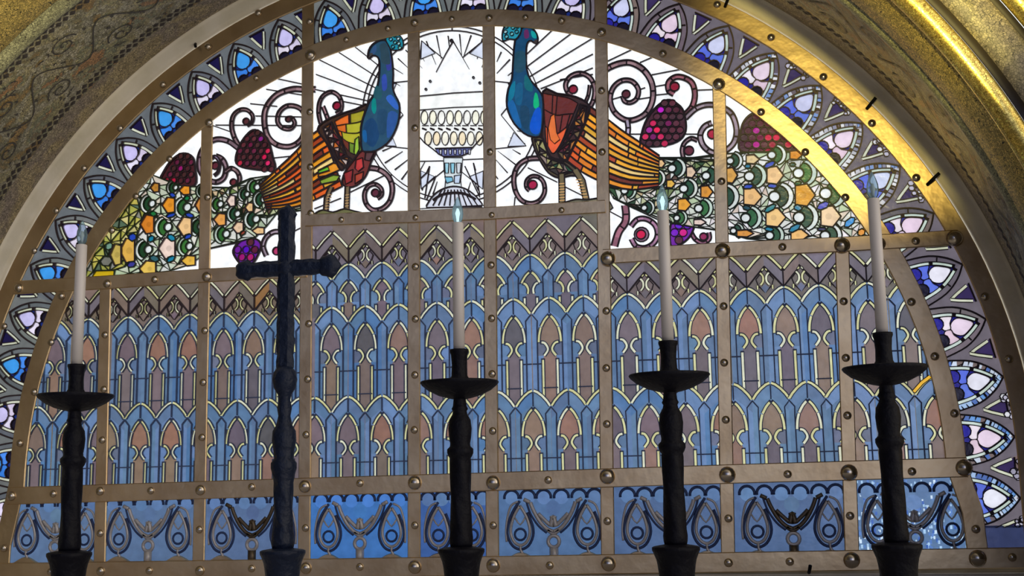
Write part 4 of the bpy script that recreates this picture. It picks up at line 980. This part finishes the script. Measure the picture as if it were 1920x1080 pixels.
for pts, c in [([(1003, 175), (1008, 178), (1011, 198), (1004, 204), (1000, 196)], C(10, 180, 120)), ([(1004, 205), (1014, 205), (1014, 240), (1008, 252), (996, 248), (994, 232)], C(4, 84, 200)), ([(952, 196), (962, 188), (972, 215), (978, 240), (966, 230)], C(22, 96, 160)), ([(968, 160), (980, 158), (978, 195), (966, 192)], C(20, 90, 130)),
               ([(966, 100), (984, 98), (985, 130), (966, 135)], C(30, 72, 92)), ([(983, 58), (990, 56), (992, 70), (984, 72)], C(96, 40, 90)), ([(996, 58), (1004, 62), (1006, 72), (998, 70)], C(20, 160, 160)), ([(976, 200), (992, 204), (990, 244), (978, 232)], C(24, 66, 96)), ([(956, 166), (966, 152), (964, 180), (954, 190)], C(10, 120, 150)), ([(1000, 78), (1008, 74), (1006, 83)], C(60, 50, 50)), ([(985, 140), (998, 158), (998, 172), (984, 165)], C(16, 100, 110))]:
    sh.piece(sm(PP(pts), 3, True), 'neck', jit(c, .08), 0)
sh.piece(sm(PP([(943, 77), (943, 58), (952, 42), (964, 38), (976, 48), (977, 60), (968, 74), (955, 74)]), 3, True), 'crest', C(40, 150, 175), .006)
for x, y, c in [(950, 50, C(140, 215, 225)), (958, 44, C(60, 150, 170)), (948, 60, C(170, 225, 235)), (950, 69, C(110, 200, 210)), (962, 52, C(90, 190, 205)), (970, 50, C(50, 120, 140)), (960, 64, C(120, 205, 215)), (969, 60, C(60, 160, 180))]: dot(sh, x, y, 3.8, 'crest', c, .003)
rootR = empty('peacock_panel', (1.2, 0, Z2)); tag(rootR, 'white lunette glass with the right peacock, its orange wing and eyed tail', 'stained glass panel')
finish(sh, rootR, None)

# ---- chalice
aa, ab = math.degrees(math.asin((SX(.5, 2.3)-.002)/R1)), math.degrees(math.asin((SX(-.5, 2.3)+.002)/R1))
reg = [(SX(-.5, Z3)+.003, HZ(3, -.19)+.003), (SX(.5, Z3)-.003, HZ(3, .19)+.003)]+arcp((0, ZC), R1, aa, ab, 8)
sh = Sheet(reg); sh.basecol = WHITE
halo(sh)
sh.piece(PP([(849, 76), (862, 100), (885, 135), (905, 175), (790, 180), (815, 135), (836, 100)]), 'flame', (.83, .83, .84), 0)
sh.line(PP([(850, 78), (836, 102), (818, 136)]), .006, taper=lambda t: 1-.6*t); sh.line(PP([(850, 78), (864, 102), (880, 130)]), .006, taper=lambda t: 1-.6*t)
sh.piece(circ(P(847, 77), .008, 8), 'flame', C(60, 60, 66), .004)
for x, y in ((807, 153), (888, 146), (799, 168), (900, 156)): sh.piece(circ(P(x, y), .006, 8), 'flame', C(150, 150, 156), .003)
cup = sm(PP([(786, 182), (786, 240), (792, 262), (806, 276), (822, 290), (850, 294), (878, 290), (894, 272), (908, 256), (912, 236), (912, 176), (850, 174)]), 2, True)
sh.piece(cup, 'chalice', (.82, .82, .80), 0)
sh.line(PP([(786, 181), (820, 178), (850, 175), (910, 172)]), .0045)
sh.line(PP([(786, 207), (850, 202), (912, 200)]), .0035, col=None)
for k, x in enumerate(range(796, 910, 16)):
    sh.piece([(P(x, 221)[0]+.018*cos(t), P(x, 221)[1]+.036*sin(t)) for t in [2*pi*i/12 for i in range(12)]], 'chalice', [(.84, .82, .68), (.80, .77, .62), (.84, .83, .78)][k % 3], .0035)
for x in range(792, 912, 15):
    sh.line(PP([(x, 241), (x+8, 244)]), .008); sh.line(PP([(x, 236), (x+12, 236)]), .003)
for k, x in enumerate(range(803, 902, 16)):
    sh.piece([(P(x, 260)[0]+.018*cos(t), P(x, 260)[1]+.035*sin(t)) for t in [2*pi*i/12 for i in range(12)]], 'chalice', [(.84, .76, .58), (.84, .70, .48), (.84, .80, .68)][k % 3], .0035)
sh.line(PP([(786, 256), (796, 268), (812, 280), (824, 290)]), .006); sh.line(PP([(912, 250), (900, 262), (886, 278), (876, 289)]), .005)
sh.piece(PP([(816, 279), (850, 278), (886, 277), (878, 288), (866, 293), (832, 294), (822, 289)]), 'chalice', C(110, 116, 172), .006)
for x in range(824, 884, 9): sh.piece(PP([(x, 281), (x+5, 281), (x+4, 290), (x+1, 290)]), 'chalice', C(236, 238, 250), .003)
stem = [(832, 296), (868, 296), (866, 320), (864, 338), (866, 356), (834, 356), (836, 338), (833, 320)]
sh.piece(PP(stem), 'chalice_stem', C(232, 242, 246), .0035)
for pts, c in [([(834, 306), (842, 306), (841, 325), (835, 325)], C(170, 222, 240)), ([(845, 306), (853, 306), (852, 325), (846, 325)], C(150, 214, 236)), ([(856, 306), (865, 306), (863, 325), (857, 325)], C(230, 236, 244)), ([(834, 332), (848, 332), (850, 340), (838, 344)], C(130, 200, 230)), ([(852, 330), (864, 328), (862, 344), (852, 344)], C(200, 216, 240))]: sh.piece(PP(pts), 'chalice_stem', c, .0035)
dome = sm(PP([(800, 386), (812, 368), (828, 356), (850, 350), (872, 354), (890, 366), (904, 382)]), 4)
sh.piece(dome+PP([(904, 388), (800, 390)]), 'chalice_foot', C(228, 230, 244), .007)
l2 = sm(PP([(812, 376), (828, 366), (850, 362), (872, 364), (892, 374)]), 4); sh.line(l2, .012)
for k in range(9):
    x = 812+k*10.5; sh.line(PP([(850+(x-850)*.55, 356), (x, 386)]), .0055)
sh.line(PP([(786, 392), (850, 388), (912, 385)]), .003); sh.line(PP([(786, 303), (832, 302)]), .004); sh.line(PP([(868, 300), (912, 298)]), .004)
for l in ([(806, 312), (797, 372)], [(818, 330), (800, 376)], [(872, 312), (900, 370)], [(888, 306), (900, 366)], [(786, 338), (800, 325), (806, 312)], [(888, 306), (892, 320)]): sh.line(PP(l), .0055)
rootC = empty('chalice_panel', (0, 0, Z3)); tag(rootC, 'narrow white glass panel with a flaming chalice between the peacocks', 'stained glass panel')
finish(sh, rootC, None)

# ---------------------------------------------------------------- altar things in front
YC = -2.2
def lathe(name, prof, mat, parent, n=32, twist=None, sides=None):
    """prof = (r, z) bottom to top, local to parent; twist = (z0, z1, lobes, depth, turns)"""
    pr = []
    for (r0, z0), (r1, z1) in zip(prof, prof[1:]):
        m = max(1, int(abs(z1-z0)/.006)) if twist and twist[0] <= (z0+z1)/2 <= twist[1] else 1
        for j in range(m): pr.append((r0+(r1-r0)*j/m, z0+(z1-z0)*j/m))
    pr.append(prof[-1]); vs = []; fs = []
    for r, z in pr:
        for i in range(n):
            a = 2*pi*i/n; rr = r
            if twist and twist[0] <= z <= twist[1]: rr = r*(1+twist[3]*sin(twist[2]*a+twist[4]*2*pi*(z-twist[0])/(twist[1]-twist[0])))
            vs.append((rr*cos(a), rr*sin(a), z))
    for j in range(len(pr)-1):
        for i in range(n): fs.append([j*n+i, j*n+(i+1) % n, (j+1)*n+(i+1) % n, (j+1)*n+i])
    fs.append([i for i in range(n)][::-1]); fs.append([(len(pr)-1)*n+i for i in range(n)])
    o = mesh(name, vs, fs, mat, smooth=True, parent=parent, world=False); return o
ZSH = -.335                                  # altar shelf
BASE = [(.085, 0), (.085, .012), (.078, .02), (.060, .035), (.050, .06), (.049, .10), (.052, .125), (.055, .14), (.062, .158), (.066, .166), (.066, .174), (.060, .177), (.030, .182)]
def candlestick(x, lab):
    root = empty('candlestick', (x, YC, ZSH)); tag(root, lab, 'candlestick', 'black candlesticks along the altar')
    lathe('base', BASE, IRON, root)
    lathe('stem', [(.030, .178), (.033, .190), (.034, .205), (.031, .222), (.030, .25), (.030, .42), (.030, .43), (.034, .436), (.038, .446), (.038, .456), (.030, .464), (.029, .472), (.032, .490), (.034, .515), (.031, .540), (.022, .556), (.020, .565), (.024, .572), (.020, .58), (.018, .600), (.026, .608)], IRON, root, twist=(.215, .425, 4, .045, 1.2))
    vs_p = [(.020, .600), (.034, .603), (.062, .611), (.092, .626), (.110, .641), (.1145, .648), (.112, .652), (.09, .654), (.03, .656)]
    lathe('drip_pan', vs_p, IRON, root, n=48)
    lathe('socket', [(.031, .652), (.029, .658), (.0235, .668), (.022, .70), (.0245, .730), (.0275, .738), (.0275, .745), (.020, .745)], IRON, root)
GLOW = newmat('lit_filament'); _e = nd(GLOW, 'ShaderNodeEmission'); _e.inputs[0].default_value = (.75, .95, 1, 1); _e.inputs[1].default_value = 1.6; _o = nd(GLOW, 'ShaderNodeOutputMaterial'); ln(GLOW, _e.outputs[0], _o.inputs[0])
def candle(x, lab, lit=False, h=.376):
    root = empty('candle', (x, YC, ZSH+.7455)); tag(root, lab, 'candle', 'white electric candles on the candlesticks')
    lathe('shaft', [(.0168, 0), (.0168, h), (.013, h+.002)], WAX, root, n=24)
    b = lathe('flame_bulb', [(.009, h+.002), (.0145, h+.012), (.0168, h+.027), (.0155, h+.043), (.011, h+.058), (.006, h+.070), (.0015, h+.080)], BULB, root, n=20)
    lathe('filament', [(.0035, h+.004), (.005, h+.020), (.0075, h+.03), (.003, h+.045)], GLOW if lit else WAX, b, n=10)
def stick(x, l1, l2, lit=False):
    candlestick(x, l1); candle(x, l2, lit)
stick(-.683, 'black candlestick furthest left, left of the dark cross', 'white candle furthest left, on the candlestick left of the cross')
stick(.530, 'black candlestick right of the dark cross, below the chalice', 'white candle standing below the chalice', True)
stick(1.136, 'black candlestick second from the right', 'white candle second from the right, its bulb over the right peacock tail', True)
stick(1.722, 'black candlestick furthest right', 'white candle furthest right, its tip before the petal border')

# dark cross on its stand
xc = P(530, 1045, YC)[0]; root = empty('altar_cross', (xc, YC, ZSH)); tag(root, 'dark bronze cross on a turned stand, between the first and second candlesticks', 'cross')
def zc_(py, px=535): return P(px, py, YC)[1]-ZSH
lathe('base', BASE, CROSSM, root)
lathe('stem', [(.030, .178), (.034, .195), (.033, .215), (.028, .24), (.028, zc_(905)), (.032, zc_(892)), (.038, zc_(878)), (.038, zc_(868)), (.029, zc_(860)), (.031, zc_(845)), (.036, zc_(826)), (.034, zc_(808)), (.024, zc_(797)), (.018, zc_(780)), (.022, zc_(765)), (.017, zc_(750)), (.020, zc_(740)), (.032, zc_(728)), (.037, zc_(712)), (.033, zc_(698)), (.022, zc_(688))],
      CROSSM, root, twist=(.24, zc_(905), 4, .05, 1.2))
zb_ = zc_(690); zt_ = zc_(403); zx = zc_(503)
def bar(name, p0, p1, w0, w1, dp, mat, parent, nseg=14, lobes=True):
    """chamfered, gnarled bar from p0 to p1 (local)"""
    p0, p1 = Vector(p0), Vector(p1); t = (p1-p0).normalized(); dep = Vector((0, 1, 0)); s = t.cross(dep).normalized(); vs = []; fs = []
    for i in range(nseg+1):
        k = i/nseg; c = p0.lerp(p1, k); wv = (w0+(w1-w0)*k)*(1+.07*sin(i*2.1)+.04*sin(i*5.3)); d_ = dp*(1+.05*sin(i*1.7))
        for a, b in ((-.5, -1), (.5, -1), (1, -.5), (1, .5), (.5, 1), (-.5, 1), (-1, .5), (-1, -.5)): vs.append(tuple(c+s*(a*wv)+dep*(b*d_)))
    for i in range(nseg):
        for j in range(8): fs.append([i*8+j, i*8+(j+1) % 8, (i+1)*8+(j+1) % 8, (i+1)*8+j])
    fs.append(list(range(8))[::-1]); fs.append([nseg*8+j for j in range(8)])
    return mesh(name, vs, fs, mat, parent=parent, world=False)
bar('upright', (0, 0, zb_), (0, 0, zt_), .025, .025, .016, CROSSM, root, 24)
xl, xr = P(460, 511, YC)[0]-xc, P(617, 495, YC)[0]-xc
bar('crossbar', (xl, 0, zx), (xr, 0, zx), .023, .023, .016, CROSSM, root, 16)
def knob(name, c, r, parent):
    vs = []; fs = []; n, m = 14, 9
    for j in range(m+1):
        a = pi*j/m
        for i in range(n):
            b = 2*pi*i/n; rr = r*(1+.10*cos(5*b)*sin(a)); vs.append((c[0]+rr*sin(a)*cos(b), c[1]+rr*.6*cos(a), c[2]+rr*sin(a)*sin(b)))
    for j in range(m):
        for i in range(n): fs.append([j*n+i, j*n+(i+1) % n, (j+1)*n+(i+1) % n, (j+1)*n+i])
    mesh(name, vs, fs, CROSSM, smooth=True, parent=parent, world=False)
knob('end_knob', (xr, 0, zx), .036, root); knob('end_knob', (xl, 0, zx), .032, root); knob('end_knob', (0, 0, zt_), .030, root)
knob('centre_boss', (0, -.006, zx), .027, root)

# small iron pins in the plaster curb and sill
def pin(px, py, y, ln_, ang, lab):
    x, z = P(px, py, y); root = tag(mesh('iron_pin', *(lambda v, f: (v, f))(*pinmesh(ln_, ang)), IRON, smooth=True, world=False), lab, 'pin'); root.location = (x, y, z)
def pinmesh(ln_, ang):
    vs = []; fs = []; a = radians(ang)
    tube(vs, fs, [(-cos(a)*ln_/2, .02, -sin(a)*ln_/2), (0, 0, 0), (cos(a)*ln_/2, -.012, sin(a)*ln_/2), (cos(a)*ln_*.62, -.014, sin(a)*ln_*.62)], .0075, 8); return vs, fs
pin(1633, 194, -.05, .05, 45, 'dark iron pin in the plaster curb, upper right, beside the golden strap')
pin(1749, 336, -.05, .06, 40, 'dark iron pin in the plaster curb, level with the fourth candle tip')
pin(1363, 3, -.05, .04, 60, 'dark iron pin at the top edge of the picture, beside the golden strap')
pin(366, 84, -.05, .03, -60, 'small dark pin in the plaster curb, upper left')
pin(1518, 1068, -.12, .03, 80, 'small dark pin on the sill under the right frieze')
